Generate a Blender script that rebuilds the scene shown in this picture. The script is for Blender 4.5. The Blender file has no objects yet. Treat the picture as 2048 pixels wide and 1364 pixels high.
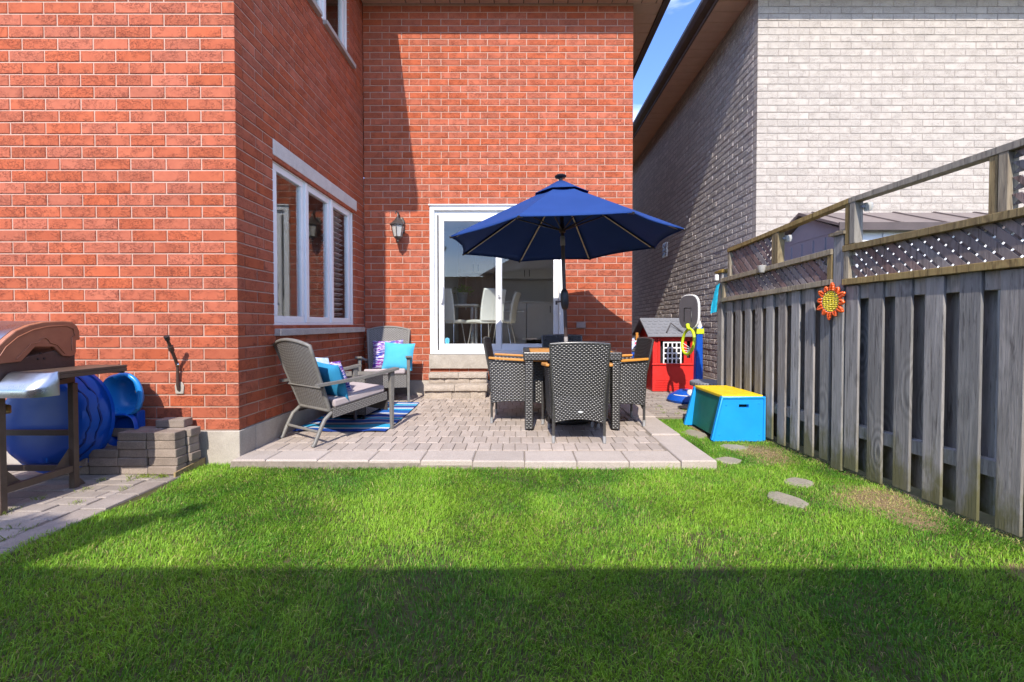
import bpy, math, random
import numpy as np
from mathutils import Vector, Matrix
random.seed(7)
rng = np.random.default_rng(11)
R = math.radians
scene = bpy.context.scene
col = scene.collection

# ------------------------------------------------------------------ camera
cd = bpy.data.cameras.new('camera')
cam = bpy.data.objects.new('camera', cd)
col.objects.link(cam)
cam.location = (0, 0, 1.06)
cam.rotation_euler = (R(90 - 1.08), 0, 0)
cd.sensor_width = 36
cd.lens = 886 / 2048 * 36
cd.shift_x = -16 / 2048
cd.shift_y = -17.3 / 2048
cd.clip_start = 0.05
cd.clip_end = 2000
scene.camera = cam

# ------------------------------------------------------------------ light
SUN = Vector((0.108, 1.0, -0.893)).normalized()          # the way the sunlight travels
world = bpy.data.worlds.new('World')
scene.world = world
world.use_nodes = True
wt = world.node_tree
bg = wt.nodes['Background']
sky = wt.nodes.new('ShaderNodeTexSky')
sky.sky_type = 'NISHITA'
sky.sun_disc = False
sky.sun_elevation = math.asin(-SUN.z)
sky.sun_rotation = math.atan2(-SUN.x, -SUN.y)
sky.air_density = 1.0
sky.dust_density = 0.25
sky.ozone_density = 4.5
tc = wt.nodes.new('ShaderNodeTexCoord')
mp = wt.nodes.new('ShaderNodeMapping')
mp.inputs['Scale'].default_value = (1.0, 1.6, 5.0)
mp.inputs['Location'].default_value = (0.35, 0.2, 0.55)
nz = wt.nodes.new('ShaderNodeTexNoise')
nz.inputs['Scale'].default_value = 1.7
nz.inputs['Detail'].default_value = 8
nz.inputs['Roughness'].default_value = 0.55
rp = wt.nodes.new('ShaderNodeValToRGB')
rp.color_ramp.elements[0].position = 0.46
rp.color_ramp.elements[0].color = (0, 0, 0, 1)
rp.color_ramp.elements[1].position = 0.72
rp.color_ramp.elements[1].color = (0.7, 0.7, 0.7, 1)
mxw = wt.nodes.new('ShaderNodeMix')
mxw.data_type = 'RGBA'
wt.links.new(tc.outputs['Generated'], mp.inputs['Vector'])
wt.links.new(mp.outputs['Vector'], nz.inputs['Vector'])
wt.links.new(nz.outputs['Fac'], rp.inputs['Fac'])
wt.links.new(rp.outputs['Color'], mxw.inputs[0])
hs = wt.nodes.new('ShaderNodeHueSaturation')
hs.inputs['Saturation'].default_value = 1.12
hs.inputs['Hue'].default_value = 0.513
hs.inputs['Value'].default_value = 0.86
wt.links.new(sky.outputs['Color'], hs.inputs['Color'])
wt.links.new(hs.outputs['Color'], mxw.inputs[6])
mxw.inputs[7].default_value = (8.0, 8.1, 8.4, 1)
wt.links.new(mxw.outputs[2], bg.inputs['Color'])
bg.inputs['Strength'].default_value = 0.15

ld = bpy.data.lights.new('sun', 'SUN')
ld.energy = 2.15
ld.angle = R(0.53)
ld.color = (1.0, 0.93, 0.825)
lo = bpy.data.objects.new('sun', ld)
col.objects.link(lo)
lo.location = (-2, -12, 12)
lo.rotation_mode = 'QUATERNION'
lo.rotation_quaternion = SUN.to_track_quat('-Z', 'Y')

vs = scene.view_settings
vs.view_transform = 'Standard'
vs.look = 'None'
vs.exposure = 1.66
vs.gamma = 1.0
vs.use_curve_mapping = False
scene.render.engine = 'CYCLES'
scene.cycles.use_denoising = True
scene.cycles.max_bounces = 8
scene.cycles.transparent_max_bounces = 12
scene.cycles.sample_clamp_indirect = 8

# ------------------------------------------------------------------ materials
class N:
    """a small node-tree helper"""
    def __init__(s, name):
        s.m = bpy.data.materials.new(name)
        s.m.use_nodes = True
        s.t = s.m.node_tree
        s.b = s.t.nodes['Principled BSDF']
        s.out = s.t.nodes['Material Output']
    def n(s, typ, **kw):
        x = s.t.nodes.new('ShaderNode' + typ)
        for k, v in kw.items():
            if k in x.inputs.keys():
                x.inputs[k].default_value = v
            else:
                setattr(x, k, v)
        return x
    def l(s, a, b):
        s.t.links.new(a, b)
    def math(s, op, a, b=None, clamp=False):
        x = s.n('Math', operation=op, use_clamp=clamp)
        for i, v in enumerate((a, b)):
            if v is None: continue
            if isinstance(v, (int, float)): x.inputs[i].default_value = v
            else: s.l(v, x.inputs[i])
        return x.outputs[0]
    def coords(s, stretch=(1, 1, 1), src='Object', rnd=True):
        t = s.n('TexCoord')
        v = t.outputs[src]
        if rnd:
            oi = s.n('ObjectInfo')
            sc = s.n('VectorMath', operation='SCALE')
            cmb = s.n('CombineXYZ')
            s.l(oi.outputs['Random'], cmb.inputs[0]); s.l(oi.outputs['Random'], cmb.inputs[1]); s.l(oi.outputs['Random'], cmb.inputs[2])
            s.l(cmb.outputs[0], sc.inputs[0]); sc.inputs['Scale'].default_value = 91.0
            ad = s.n('VectorMath', operation='ADD')
            s.l(v, ad.inputs[0]); s.l(sc.outputs[0], ad.inputs[1])
            v = ad.outputs[0]
        mpn = s.n('Mapping')
        mpn.inputs['Scale'].default_value = stretch
        s.l(v, mpn.inputs['Vector'])
        return mpn.outputs[0]
    def noise(s, vec, scale, detail=5, rough=0.55, dist=0.0):
        x = s.n('TexNoise')
        x.inputs['Scale'].default_value = scale
        x.inputs['Detail'].default_value = detail
        x.inputs['Roughness'].default_value = rough
        x.inputs['Distortion'].default_value = dist
        s.l(vec, x.inputs['Vector'])
        return x.outputs['Fac']
    def ramp(s, fac, stops, interp='LINEAR'):
        x = s.n('ValToRGB')
        r = x.color_ramp
        r.interpolation = interp
        while len(r.elements) < len(stops): r.elements.new(0.5)
        for e, (p, c) in zip(r.elements, stops):
            e.position = p
            e.color = (c, c, c, 1) if isinstance(c, (int, float)) else (c[0], c[1], c[2], 1)
        s.l(fac, x.inputs[0])
        return x.outputs[0]
    def mix(s, fac, a, b, mode='MIX'):
        x = s.n('Mix', data_type='RGBA', blend_type=mode)
        fi, ai, bi = x.inputs[0], x.inputs[6], x.inputs[7]
        for i, v in ((fi, fac), (ai, a), (bi, b)):
            if isinstance(v, (int, float)): i.default_value = v
            elif isinstance(v, tuple): i.default_value = (v[0], v[1], v[2], 1)
            else: s.l(v, i)
        return x.outputs[2]
    def jitter(s, colr, amt, sat=0.0):
        """each piece a little lighter or darker than its neighbour"""
        oi = s.n('ObjectInfo')
        at = s.n('Attribute', attribute_name='bv')
        v = s.math('FRACT', s.math('ADD', oi.outputs['Random'], at.outputs['Fac']))
        h = s.n('HueSaturation')
        s.l(s.math('ADD', s.math('MULTIPLY', v, 2 * amt), 1 - amt), h.inputs['Value'])
        if sat:
            v2 = s.math('FRACT', s.math('MULTIPLY', v, 7.31))
            s.l(s.math('ADD', s.math('MULTIPLY', v2, 2 * sat), 1 - sat), h.inputs['Saturation'])
        s.l(colr, h.inputs['Color'])
        return h.outputs[0]
    def bump(s, h, strength, dist=0.01):
        x = s.n('Bump')
        x.inputs['Strength'].default_value = strength
        x.inputs['Distance'].default_value = dist
        s.l(h, x.inputs['Height'])
        s.l(x.outputs[0], s.b.inputs['Normal'])
    def fin(s, colr, rough=0.7, spec=0.4, metal=0.0):
        if isinstance(colr, tuple): s.b.inputs['Base Color'].default_value = (*colr, 1)
        else: s.l(colr, s.b.inputs['Base Color'])
        if isinstance(rough, (int, float)): s.b.inputs['Roughness'].default_value = rough
        else: s.l(rough, s.b.inputs['Roughness'])
        s.b.inputs['Specular IOR Level'].default_value = spec
        s.b.inputs['Metallic'].default_value = metal
        return s.m

def mat(name, c1, c2=None, scale=9, detail=5, rough=0.6, spec=0.4, metal=0, bump=0, bscale=60, jit=0, stretch=(1, 1, 1), dist=0.3, speck=0, bd=0.004):
    k = N(name)
    c2 = c2 or tuple(x * 0.72 for x in c1)
    v = k.coords(stretch)
    f = k.noise(v, scale, detail, 0.6, dist)
    c = k.mix(k.ramp(f, [(0.3, 0.0), (0.7, 1.0)]), c2, c1)
    if speck:
        sp = k.noise(v, 160, 2, 0.6)
        c = k.mix(k.math('MULTIPLY', k.ramp(sp, [(0.35, 1.0), (0.5, 0.0)]), speck), c, tuple(x * 0.35 for x in c1))
        c = k.mix(k.math('MULTIPLY', k.ramp(sp, [(0.55, 0.0), (0.68, 1.0)]), speck * 0.8), c, tuple(min(1, x * 1.5) for x in c1))
    if jit: c = k.jitter(c, jit, jit * 0.6)
    if bump: k.bump(k.noise(v, bscale, 6, 0.6), bump, bd)
    rf = k.ramp(k.noise(v, scale * 2.3, 4), [(0.25, max(0.02, rough - 0.08)), (0.75, min(1, rough + 0.08))])
    return k.fin(c, rf, spec, metal)

def brick_mat(name, ca, cb, line, jit, crack, bump, patch=0.5, bdist=0.006):
    k = N(name)
    v = k.coords((1, 1, 1))
    vs_ = k.coords((0.62, 0.62, 1.0))
    base = k.mix(k.ramp(k.noise(v, 11, 4, 0.6, 0.5), [(0.3, 0.0), (0.72, 1.0)]), cb, ca)
    base = k.jitter(base, jit, jit * 0.45)
    q = k.noise(vs_, 34, 4, 0.62, 1.6)
    ln = k.ramp(k.math('ABSOLUTE', k.math('SUBTRACT', q, 0.5)), [(0.004, 1.0), (0.03, 0.0)])
    pm = k.ramp(k.noise(v, 9, 3, 0.5), [(patch - 0.07, 0.0), (patch + 0.07, 1.0)])
    lm = k.math('MULTIPLY', ln, pm)
    c = k.mix(k.math('MULTIPLY', lm, crack), base, line)
    rough_n = k.noise(v, 140, 4, 0.65)
    hgt = k.math('SUBTRACT', k.math('ADD', k.math('MULTIPLY', rough_n, 0.25), k.math('MULTIPLY', k.math('MULTIPLY', q, pm), 0.8)), k.math('MULTIPLY', lm, 0.7))
    k.bump(hgt, bump, bdist)
    return k.fin(c, 0.88, 0.25)

M = {}
M['brick'] = brick_mat('red_brick', (0.415, 0.112, 0.056), (0.355, 0.088, 0.045), (0.14, 0.036, 0.025), 0.10, 0.68, 0.7, 0.465)
M['mortar'] = mat('pink_mortar', (0.50, 0.335, 0.27), (0.42, 0.275, 0.22), 14, rough=0.95, spec=0.1, bump=0.5, bscale=120)
M['nbrick'] = brick_mat('cream_brick', (0.465, 0.41, 0.358), (0.40, 0.35, 0.305), (0.23, 0.19, 0.165), 0.055, 0.75, 0.55, 0.44)
M['nbrick_side'] = brick_mat('split_face_brick', (0.62, 0.55, 0.50), (0.49, 0.43, 0.39), (0.24, 0.20, 0.18), 0.13, 0.6, 1.0, 0.36, 0.016)
M['nmortar'] = mat('grey_mortar', (0.385, 0.34, 0.305), (0.33, 0.29, 0.26), 14, rough=0.95, spec=0.1, bump=0.4, bscale=120)
M['concrete'] = mat('foundation_concrete', (0.47, 0.42, 0.36), (0.34, 0.30, 0.26), 5, 7, 0.92, 0.15, bump=0.6, bscale=40, speck=0.25)
M['stone'] = mat('lintel_stone', (0.62, 0.57, 0.53), (0.50, 0.45, 0.42), 7, 6, 0.85, 0.2, bump=0.4, bscale=70, speck=0.2)
M['sillstone'] = mat('sill_stone', (0.46, 0.41, 0.37), (0.35, 0.31, 0.28), 9, 6, 0.85, 0.2, bump=0.5, bscale=70, speck=0.3)
M['ledge'] = mat('limestone_slab', (0.44, 0.395, 0.34), (0.31, 0.275, 0.235), 9, 7, 0.9, 0.2, bump=0.8, bscale=30, speck=0.25, bd=0.008)
M['paver'] = mat('grey_paver', (0.415, 0.35, 0.305), (0.35, 0.292, 0.253), 8, 5, 0.93, 0.15, bump=0.5, bscale=180, jit=0.11, speck=0.28)
M['slab'] = mat('border_slab', (0.44, 0.378, 0.333), (0.385, 0.328, 0.288), 6, 6, 0.93, 0.15, bump=0.5, bscale=160, jit=0.06, speck=0.32)
M['pathpaver'] = mat('path_paver', (0.33, 0.285, 0.25), (0.255, 0.218, 0.19), 8, 5, 0.93, 0.15, bump=0.5, bscale=120, jit=0.12, speck=0.25)
M['stackpaver'] = mat('stacked_paver', (0.30, 0.245, 0.205), (0.21, 0.17, 0.142), 9, 5, 0.93, 0.15, bump=0.6, bscale=110, jit=0.16, speck=0.3)
M['stepstone'] = mat('split_step_stone', (0.47, 0.40, 0.34), (0.33, 0.28, 0.235), 12, 6, 0.93, 0.15, bump=1.0, bscale=45, jit=0.10, speck=0.3, bd=0.012)
M['flag'] = mat('flagstone', (0.32, 0.285, 0.22), (0.24, 0.215, 0.165), 10, 5, 0.93, 0.15, bump=0.7, bscale=50, jit=0.08, speck=0.3)
M['joint'] = mat('joint_sand', (0.255, 0.212, 0.175), (0.175, 0.147, 0.12), 30, rough=0.98, spec=0.05, bump=0.4, bscale=200)
M['soil'] = mat('lawn_soil', (0.10, 0.085, 0.045), (0.055, 0.06, 0.025), 12, rough=0.98, spec=0.05, bump=0.6, bscale=90)
M['dirt'] = mat('bare_soil', (0.30, 0.215, 0.12), (0.16, 0.115, 0.065), 26, 7, 0.98, 0.05, bump=0.9, bscale=60, bd=0.01)
M['white'] = mat('white_vinyl', (0.80, 0.80, 0.80), (0.74, 0.74, 0.75), 3, rough=0.42, spec=0.4)
M['soffit'] = mat('soffit_tan', (0.75, 0.51, 0.36), (0.69, 0.465, 0.325), 6, rough=0.6, spec=0.3, bump=0.15, bscale=40)
M['nsoffit'] = mat('soffit_brown', (0.72, 0.47, 0.335), (0.65, 0.42, 0.295), 6, rough=0.6, spec=0.3, bump=0.15, bscale=40)
M['fascia'] = mat('brown_gutter', (0.13, 0.085, 0.065), (0.10, 0.065, 0.05), 5, rough=0.45, spec=0.4)
M['roof'] = mat('roof_shingle', (0.10, 0.09, 0.085), (0.06, 0.055, 0.05), 30, rough=0.95, spec=0.1, bump=0.6, bscale=80)
M['black'] = mat('black_metal', (0.022, 0.021, 0.022), (0.014, 0.013, 0.014), 20, rough=0.42, spec=0.5)
M['lampmetal'] = mat('antique_bronze', (0.11, 0.095, 0.085), (0.05, 0.043, 0.038), 40, rough=0.38, spec=0.6, metal=0.4, bump=0.3, bscale=80)
M['wicker'] = mat('black_wicker', (0.055, 0.052, 0.050), (0.032, 0.030, 0.029), 60, rough=0.33, spec=1.0)
M['wickerback'] = mat('wicker_gaps', (0.018, 0.017, 0.017), None, 30, rough=0.7, spec=0.2)
M['gwicker'] = mat('grey_wicker', (0.215, 0.205, 0.195), (0.165, 0.155, 0.148), 60, rough=0.5, spec=0.4)
M['gwickerback'] = mat('grey_wicker_gaps', (0.07, 0.064, 0.06), None, 30, rough=0.8, spec=0.2)
M['gframe'] = mat('grey_frame', (0.185, 0.176, 0.162), (0.145, 0.137, 0.126), 25, rough=0.5, spec=0.45, bump=0.25, bscale=90)
M['cushion'] = mat('mauve_cushion', (0.44, 0.38, 0.385), (0.40, 0.345, 0.35), 12, rough=0.95, spec=0.1, bump=0.25, bscale=400)
M['footgrey'] = mat('grey_foot_cap', (0.34, 0.34, 0.34), None, 9, rough=0.5)
M['pillowblue'] = mat('turquoise_fabric', (0.085, 0.42, 0.62), (0.07, 0.37, 0.56), 10, rough=0.95, spec=0.1, bump=0.3, bscale=300)
M['pillowdeep'] = mat('deep_turquoise_fabric', (0.035, 0.25, 0.46), (0.03, 0.21, 0.40), 10, rough=0.95, spec=0.1, bump=0.3, bscale=300)
M['canvas'] = None
M['blueplastic'] = mat('blue_plastic', (0.005, 0.075, 0.40), (0.004, 0.062, 0.35), 4, rough=0.36, spec=0.35)
M['skyplastic'] = mat('sky_blue_plastic', (0.016, 0.235, 0.62), (0.014, 0.20, 0.56), 4, rough=0.30, spec=0.5)
M['benchblue'] = mat('bench_blue', (0.012, 0.30, 0.72), (0.012, 0.26, 0.66), 5, rough=0.40, spec=0.4, bump=0.06, bscale=90)
M['yellow'] = mat('yellow_plastic', (0.82, 0.58, 0.015), (0.74, 0.50, 0.012), 5, rough=0.42, spec=0.4, bump=0.12, bscale=120)
M['green'] = mat('green_panel', (0.012, 0.17, 0.13), (0.01, 0.14, 0.11), 5, rough=0.45)
M['red'] = mat('red_plastic', (0.60, 0.028, 0.022), (0.52, 0.022, 0.018), 5, rough=0.45, spec=0.35, bump=0.08, bscale=70)
M['greyplastic'] = mat('grey_plastic', (0.20, 0.205, 0.225), (0.165, 0.17, 0.19), 6, rough=0.55, bump=0.15, bscale=60)
M['darkplastic'] = mat('charcoal_plastic', (0.085, 0.078, 0.083), (0.07, 0.064, 0.07), 6, rough=0.5)
M['lime'] = mat('lime_plastic', (0.50, 0.62, 0.02), (0.44, 0.55, 0.02), 6, rough=0.4)
M['offwhite'] = mat('off_white_plastic', (0.70, 0.69, 0.66), (0.62, 0.61, 0.58), 8, rough=0.5)
M['clearlamp'] = mat('cloudy_lamp_plastic', (0.42, 0.41, 0.38), (0.34, 0.33, 0.31), 20, rough=0.3)
M['net'] = mat('white_cord', (0.75, 0.74, 0.70), None, 20, rough=0.9)
M['dark'] = mat('inside_shade', (0.03, 0.022, 0.022), None, 6, rough=0.8)  # near-black stand-in for the shade inside openings
M['orangewood'] = mat('oiled_hardwood', (0.60, 0.27, 0.055), (0.46, 0.19, 0.035), 10, 5, 0.45, 0.4, stretch=(2, 14, 14), bump=0.15, bscale=60, jit=0.06)
M['steel'] = mat('brushed_steel', (0.44, 0.455, 0.49), (0.40, 0.415, 0.45), 3, rough=0.30, metal=1.0)
M['grillbrown'] = mat('brick_reflection_enamel', (0.38, 0.155, 0.085), (0.27, 0.10, 0.055), 6, 7, 0.40, 0.5, bump=0.1, bscale=60)  # orange-red tint carries the reflection of the brick wall
M['grilldark'] = mat('dark_brown_enamel', (0.085, 0.05, 0.04), (0.05, 0.03, 0.024), 9, 7, 0.45, 0.5, bump=0.2, bscale=50)
M['grillleg'] = mat('bronze_cart_metal', (0.115, 0.08, 0.06), (0.075, 0.05, 0.036), 9, 7, 0.5, 0.4, bump=0.2, bscale=60)
M['brass'] = mat('brass_fitting', (0.45, 0.30, 0.10), None, 20, rough=0.35, metal=0.8)
M['shedwall'] = mat('shed_grey_wall', (0.30, 0.29, 0.33), (0.26, 0.25, 0.29), 4, rough=0.55)
M['shedwhite'] = mat('shed_white_wall', (0.72, 0.72, 0.73), (0.64, 0.64, 0.66), 4, rough=0.55)
M['shedroof'] = mat('shed_brown_roof', (0.20, 0.16, 0.14), (0.165, 0.13, 0.115), 6, rough=0.6)
M['shadebrown'] = mat('shed_trim', (0.10, 0.075, 0.07), None, 6, rough=0.6)
M['turq'] = mat('turquoise_cloth', (0.02, 0.36, 0.52), (0.015, 0.28, 0.42), 20, rough=0.95, spec=0.1)
M['beadorange'] = mat('orange_beads', (0.85, 0.13, 0.012), (0.62, 0.07, 0.008), 60, rough=0.22, spec=0.7)
M['beadyellow'] = mat('yellow_beads', (0.85, 0.70, 0.04), (0.74, 0.56, 0.03), 60, rough=0.25, spec=0.7)
M['plaster'] = mat('interior_plaster', (0.74, 0.70, 0.65), (0.70, 0.66, 0.61), 2, rough=0.9, spec=0.2)
M['dimplaster'] = mat('darkened_plaster', (0.20, 0.18, 0.165), None, 2, rough=0.9, spec=0.2)  # walls darkened in colour so the rooms read as dim
M['woodfloor'] = mat('interior_wood_floor', (0.66, 0.58, 0.48), (0.58, 0.50, 0.41), 8, rough=0.35, stretch=(8, 1, 1))
M['cabwhite'] = mat('white_cabinet', (0.66, 0.63, 0.62), (0.62, 0.59, 0.58), 3, rough=0.4)
M['cabtan'] = mat('tan_cabinet', (0.42, 0.32, 0.23), (0.37, 0.28, 0.20), 6, rough=0.45, stretch=(6, 6, 1))
M['cabwood'] = mat('brown_wood_door', (0.26, 0.165, 0.10), (0.19, 0.115, 0.07), 8, rough=0.45, stretch=(10, 10, 1))
M['leather'] = mat('white_leatherette', (0.78, 0.77, 0.73), (0.74, 0.73, 0.69), 6, rough=0.5, spec=0.35, bump=0.1, bscale=120)
M['chrome'] = mat('chrome', (0.75, 0.75, 0.76), (0.7, 0.7, 0.71), 10, rough=0.12, metal=1.0)
M['zinc'] = mat('galvanised_pot', (0.38, 0.38, 0.37), (0.30, 0.30, 0.29), 14, rough=0.5, metal=0.5)
M['leafy'] = mat('yellow_green_leaf', (0.22, 0.27, 0.03), (0.12, 0.18, 0.02), 30, rough=0.5)
M['shutter'] = mat('shutter_white', (0.55, 0.54, 0.54), None, 4, rough=0.5)
M['sticker'] = mat('pale_blue_sticker', (0.16, 0.52, 0.78), None, 30, rough=0.4)
M['label'] = mat('silver_badge', (0.75, 0.75, 0.74), None, 30, rough=0.3, metal=0.3)
M['toyfabric'] = None
M['led'] = mat('cream_light_strip', (0.62, 0.58, 0.46), None, 30, rough=0.5)
M['bronzepole'] = mat('bronze_pole', (0.05, 0.032, 0.028), (0.038, 0.024, 0.021), 12, rough=0.4, spec=0.5)
M['paintedbrick'] = mat('grey_cover_plate', (0.34, 0.25, 0.23), None, 9, rough=0.7)

def wood_mat(name, ca, cb, dark, algae=0.0, warm=(0.3, 0.2, 0.1)):
    k = N(name)
    v = k.coords((13, 13, 0.9))
    v0 = k.coords((1, 1, 0.35))
    knot = k.n('TexVoronoi'); knot.inputs['Scale'].default_value = 4.2
    k.l(v0, knot.inputs['Vector'])
    kd = knot.outputs['Distance']
    ring = k.math('SINE', k.math('MULTIPLY', kd, 75.0))
    kmask = k.ramp(kd, [(0.06, 1.0), (0.42, 0.0)])
    g = k.noise(v, 2.2, 6, 0.65, 0.9)
    gg = k.math('ADD', g, k.math('MULTIPLY', k.math('MULTIPLY', ring, kmask), 0.24))
    c = k.mix(k.ramp(gg, [(0.32, 0.0), (0.66, 1.0)]), cb, ca)
    c = k.mix(k.math('MULTIPLY', k.ramp(k.noise(v, 5.0, 4, 0.7), [(0.34, 1.0), (0.44, 0.0)]), 0.7), c, dark)
    c = k.mix(k.ramp(kd, [(0.03, 0.85), (0.075, 0.0)]), c, dark)
    c = k.jitter(c, 0.22, 0.6)
    if algae:
        geo = k.n('NewGeometry')
        sp = k.n('SeparateXYZ'); k.l(geo.outputs['Position'], sp.inputs[0])
        am = k.math('ADD', k.noise(k.coords((3, 3, 1.2)), 3.0, 5, 0.65), k.math('MULTIPLY', k.math('SUBTRACT', 0.30, sp.outputs['Z']), 0.9))
        c = k.mix(k.math('MULTIPLY', k.ramp(am, [(0.50, 0.0), (0.72, 1.0)]), algae), c, (0.105, 0.10, 0.032))
    k.bump(k.math('ADD', gg, k.math('MULTIPLY', k.noise(v, 9, 4), 0.5)), 0.55, 0.006)
    return k.fin(c, 0.85, 0.2)
M['fence'] = wood_mat('weathered_fence_board', (0.295, 0.275, 0.262), (0.17, 0.158, 0.150), (0.07, 0.06, 0.055), 0.8)
M['fencebrown'] = wood_mat('weathered_brown_rail', (0.27, 0.215, 0.13), (0.17, 0.13, 0.08), (0.06, 0.045, 0.03))
M['lattice'] = wood_mat('lattice_slat', (0.225, 0.175, 0.165), (0.15, 0.115, 0.11), (0.06, 0.045, 0.042))

def canvas_mat():
    k = N('navy_canvas')
    v = k.coords()
    c = k.mix(k.ramp(k.noise(v, 3, 3), [(0.3, 0.0), (0.7, 1.0)]), (0.018, 0.054, 0.205), (0.022, 0.063, 0.235))
    k.bump(k.noise(v, 500, 2), 0.15, 0.002)
    k.fin(c, 0.85, 0.2)
    tr = k.n('BsdfTranslucent'); tr.inputs['Color'].default_value = (0.02, 0.035, 0.22, 1)
    ms = k.n('MixShader'); ms.inputs[0].default_value = 0.22
    k.l(k.b.outputs[0], ms.inputs[1]); k.l(tr.outputs[0], ms.inputs[2]); k.l(ms.outputs[0], k.out.inputs[0])
    return k.m
M['canvas'] = canvas_mat()

def glass_mat(name, refl=1.0, tint=(0.93, 0.95, 0.95)):
    k = N(name)
    k.t.nodes.remove(k.b)
    g = k.n('NewGeometry')                                # Schlick reflectance, the same from both sides of the pane
    dt = k.n('VectorMath', operation='DOT_PRODUCT')
    k.l(g.outputs['Incoming'], dt.inputs[0]); k.l(g.outputs['Normal'], dt.inputs[1])
    q = k.math('SUBTRACT', 1.0, k.math('ABSOLUTE', dt.outputs['Value']))
    f = k.math('MULTIPLY', k.math('ADD', k.math('MULTIPLY', k.math('POWER', q, 5.0), 0.957), 0.043), refl, True)
    tr = k.n('BsdfTransparent'); tr.inputs[0].default_value = (*tint, 1)
    gl = k.n('BsdfGlossy'); gl.inputs['Roughness'].default_value = 0.0
    gl.inputs['Color'].default_value = (1, 1, 1, 1)
    ms = k.n('MixShader')
    k.l(f, ms.inputs[0]); k.l(tr.outputs[0], ms.inputs[1]); k.l(gl.outputs[0], ms.inputs[2])
    k.l(ms.outputs[0], k.out.inputs[0])
    return k.m
M['glass'] = glass_mat('window_glass', 1.0)
M['lampglass'] = glass_mat('lamp_glass', 1.0, (0.75, 0.73, 0.70))

def frost_mat():
    k = N('seeded_glass')
    k.fin((0.62, 0.60, 0.56), 0.15, 0.5)
    tr = k.n('BsdfTransparent'); ms = k.n('MixShader'); ms.inputs[0].default_value = 0.55
    k.l(tr.outputs[0], ms.inputs[1]); k.l(k.b.outputs[0], ms.inputs[2]); k.l(ms.outputs[0], k.out.inputs[0])
    return k.m
M['lampglass'] = frost_mat()
M['groove_shade'] = mat('groove_shade_plastic', (0.003, 0.03, 0.20), None, 5, rough=0.5)  # darker blue paints the shade of the moulded zigzag

def grass_mat():
    k = N('grass_blades')
    a = k.n('Attribute', attribute_name='gc')
    k.fin(a.outputs['Color'], 0.5, 0.28)
    tr = k.n('BsdfTranslucent'); k.l(a.outputs['Color'], tr.inputs['Color'])
    ms = k.n('MixShader'); ms.inputs[0].default_value = 0.35
    k.l(k.b.outputs[0], ms.inputs[1]); k.l(tr.outputs[0], ms.inputs[2]); k.l(ms.outputs[0], k.out.inputs[0])
    return k.m
M['grass'] = grass_mat()

def rug_mat():
    k = N('striped_rug')
    t = k.n('TexCoord'); sp = k.n('SeparateXYZ'); k.l(t.outputs['Object'], sp.inputs[0])
    f = k.math('DIVIDE', k.math('ADD', sp.outputs['Y'], 0.0), 1.36)
    nav, wht, tur, gry, blu, lil = (0.016, 0.05, 0.26), (0.62, 0.62, 0.63), (0.035, 0.33, 0.56), (0.17, 0.18, 0.24), (0.025, 0.12, 0.40), (0.33, 0.34, 0.48)
    st = []; at = 0.0
    for wd, cc in ((.035, nav), (.02, blu), (.03, wht), (.085, tur), (.035, gry), (.02, wht), (.05, blu), (.03, nav), (.03, lil), (.065, tur), (.02, wht), (.075, nav), (.03, gry), (.025, wht), (.08, blu), (.03, nav), (.06, tur), (.025, wht), (.04, lil), (.05, nav), (.02, gry), (.07, tur), (.03, wht), (.045, blu)):
        st.append((at, cc)); at += wd
    c = k.ramp(f, [(q / at, cc) for q, cc in st], 'CONSTANT')
    v = k.coords((1, 1, 1), rnd=False)
    w = k.n('TexWave'); w.inputs['Scale'].default_value = 60; k.l(v, w.inputs['Vector'])
    k.bump(w.outputs['Fac'], 0.3, 0.003)
    return k.fin(c, 0.95, 0.1)
M['rug'] = rug_mat()

def palm_mat(name, cols, scale):
    k = N(name)
    v = k.coords((1, 1, 1), rnd=False)
    mpn = k.n('Mapping'); mpn.inputs['Rotation'].default_value = (0, 0, 0.5); mpn.inputs['Scale'].default_value = (1.0, 5.5, 1)
    k.l(v, mpn.inputs['Vector'])
    st_ = k.noise(mpn.outputs[0], scale, 3, 0.55, 0.8)
    hue = k.ramp(k.noise(v, 7, 2), [(0.38, cols[0]), (0.5, cols[1]), (0.62, cols[2])])
    c = k.mix(k.ramp(st_, [(0.50, 0.0), (0.56, 1.0)]), hue, (0.52, 0.50, 0.66))
    return k.fin(c, 0.95, 0.1)
M['palm'] = palm_mat('palm_print_fabric', [(0.03, 0.05, 0.28), (0.22, 0.03, 0.22), (0.05, 0.10, 0.38)], 13)
M['washed'] = mat('pale_blue_washed_fabric', (0.66, 0.70, 0.82), (0.22, 0.36, 0.66), 6, 3, 0.95, 0.1, dist=1.5)
def toy_mat():
    k = N('mixed_toy_fabric')
    v = k.coords((1, 1, 1))
    c = k.ramp(k.noise(v, 13, 2, 0.5, 1.0), [(0.30, (0.6, 0.6, 0.62)), (0.40, (0.10, 0.25, 0.6)), (0.47, (0.65, 0.66, 0.7)), (0.54, (0.55, 0.08, 0.15)), (0.60, (0.12, 0.06, 0.2)), (0.68, (0.7, 0.45, 0.5))], 'CONSTANT')
    return k.fin(c, 0.7, 0.3)
M['toyfabric'] = toy_mat()

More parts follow.
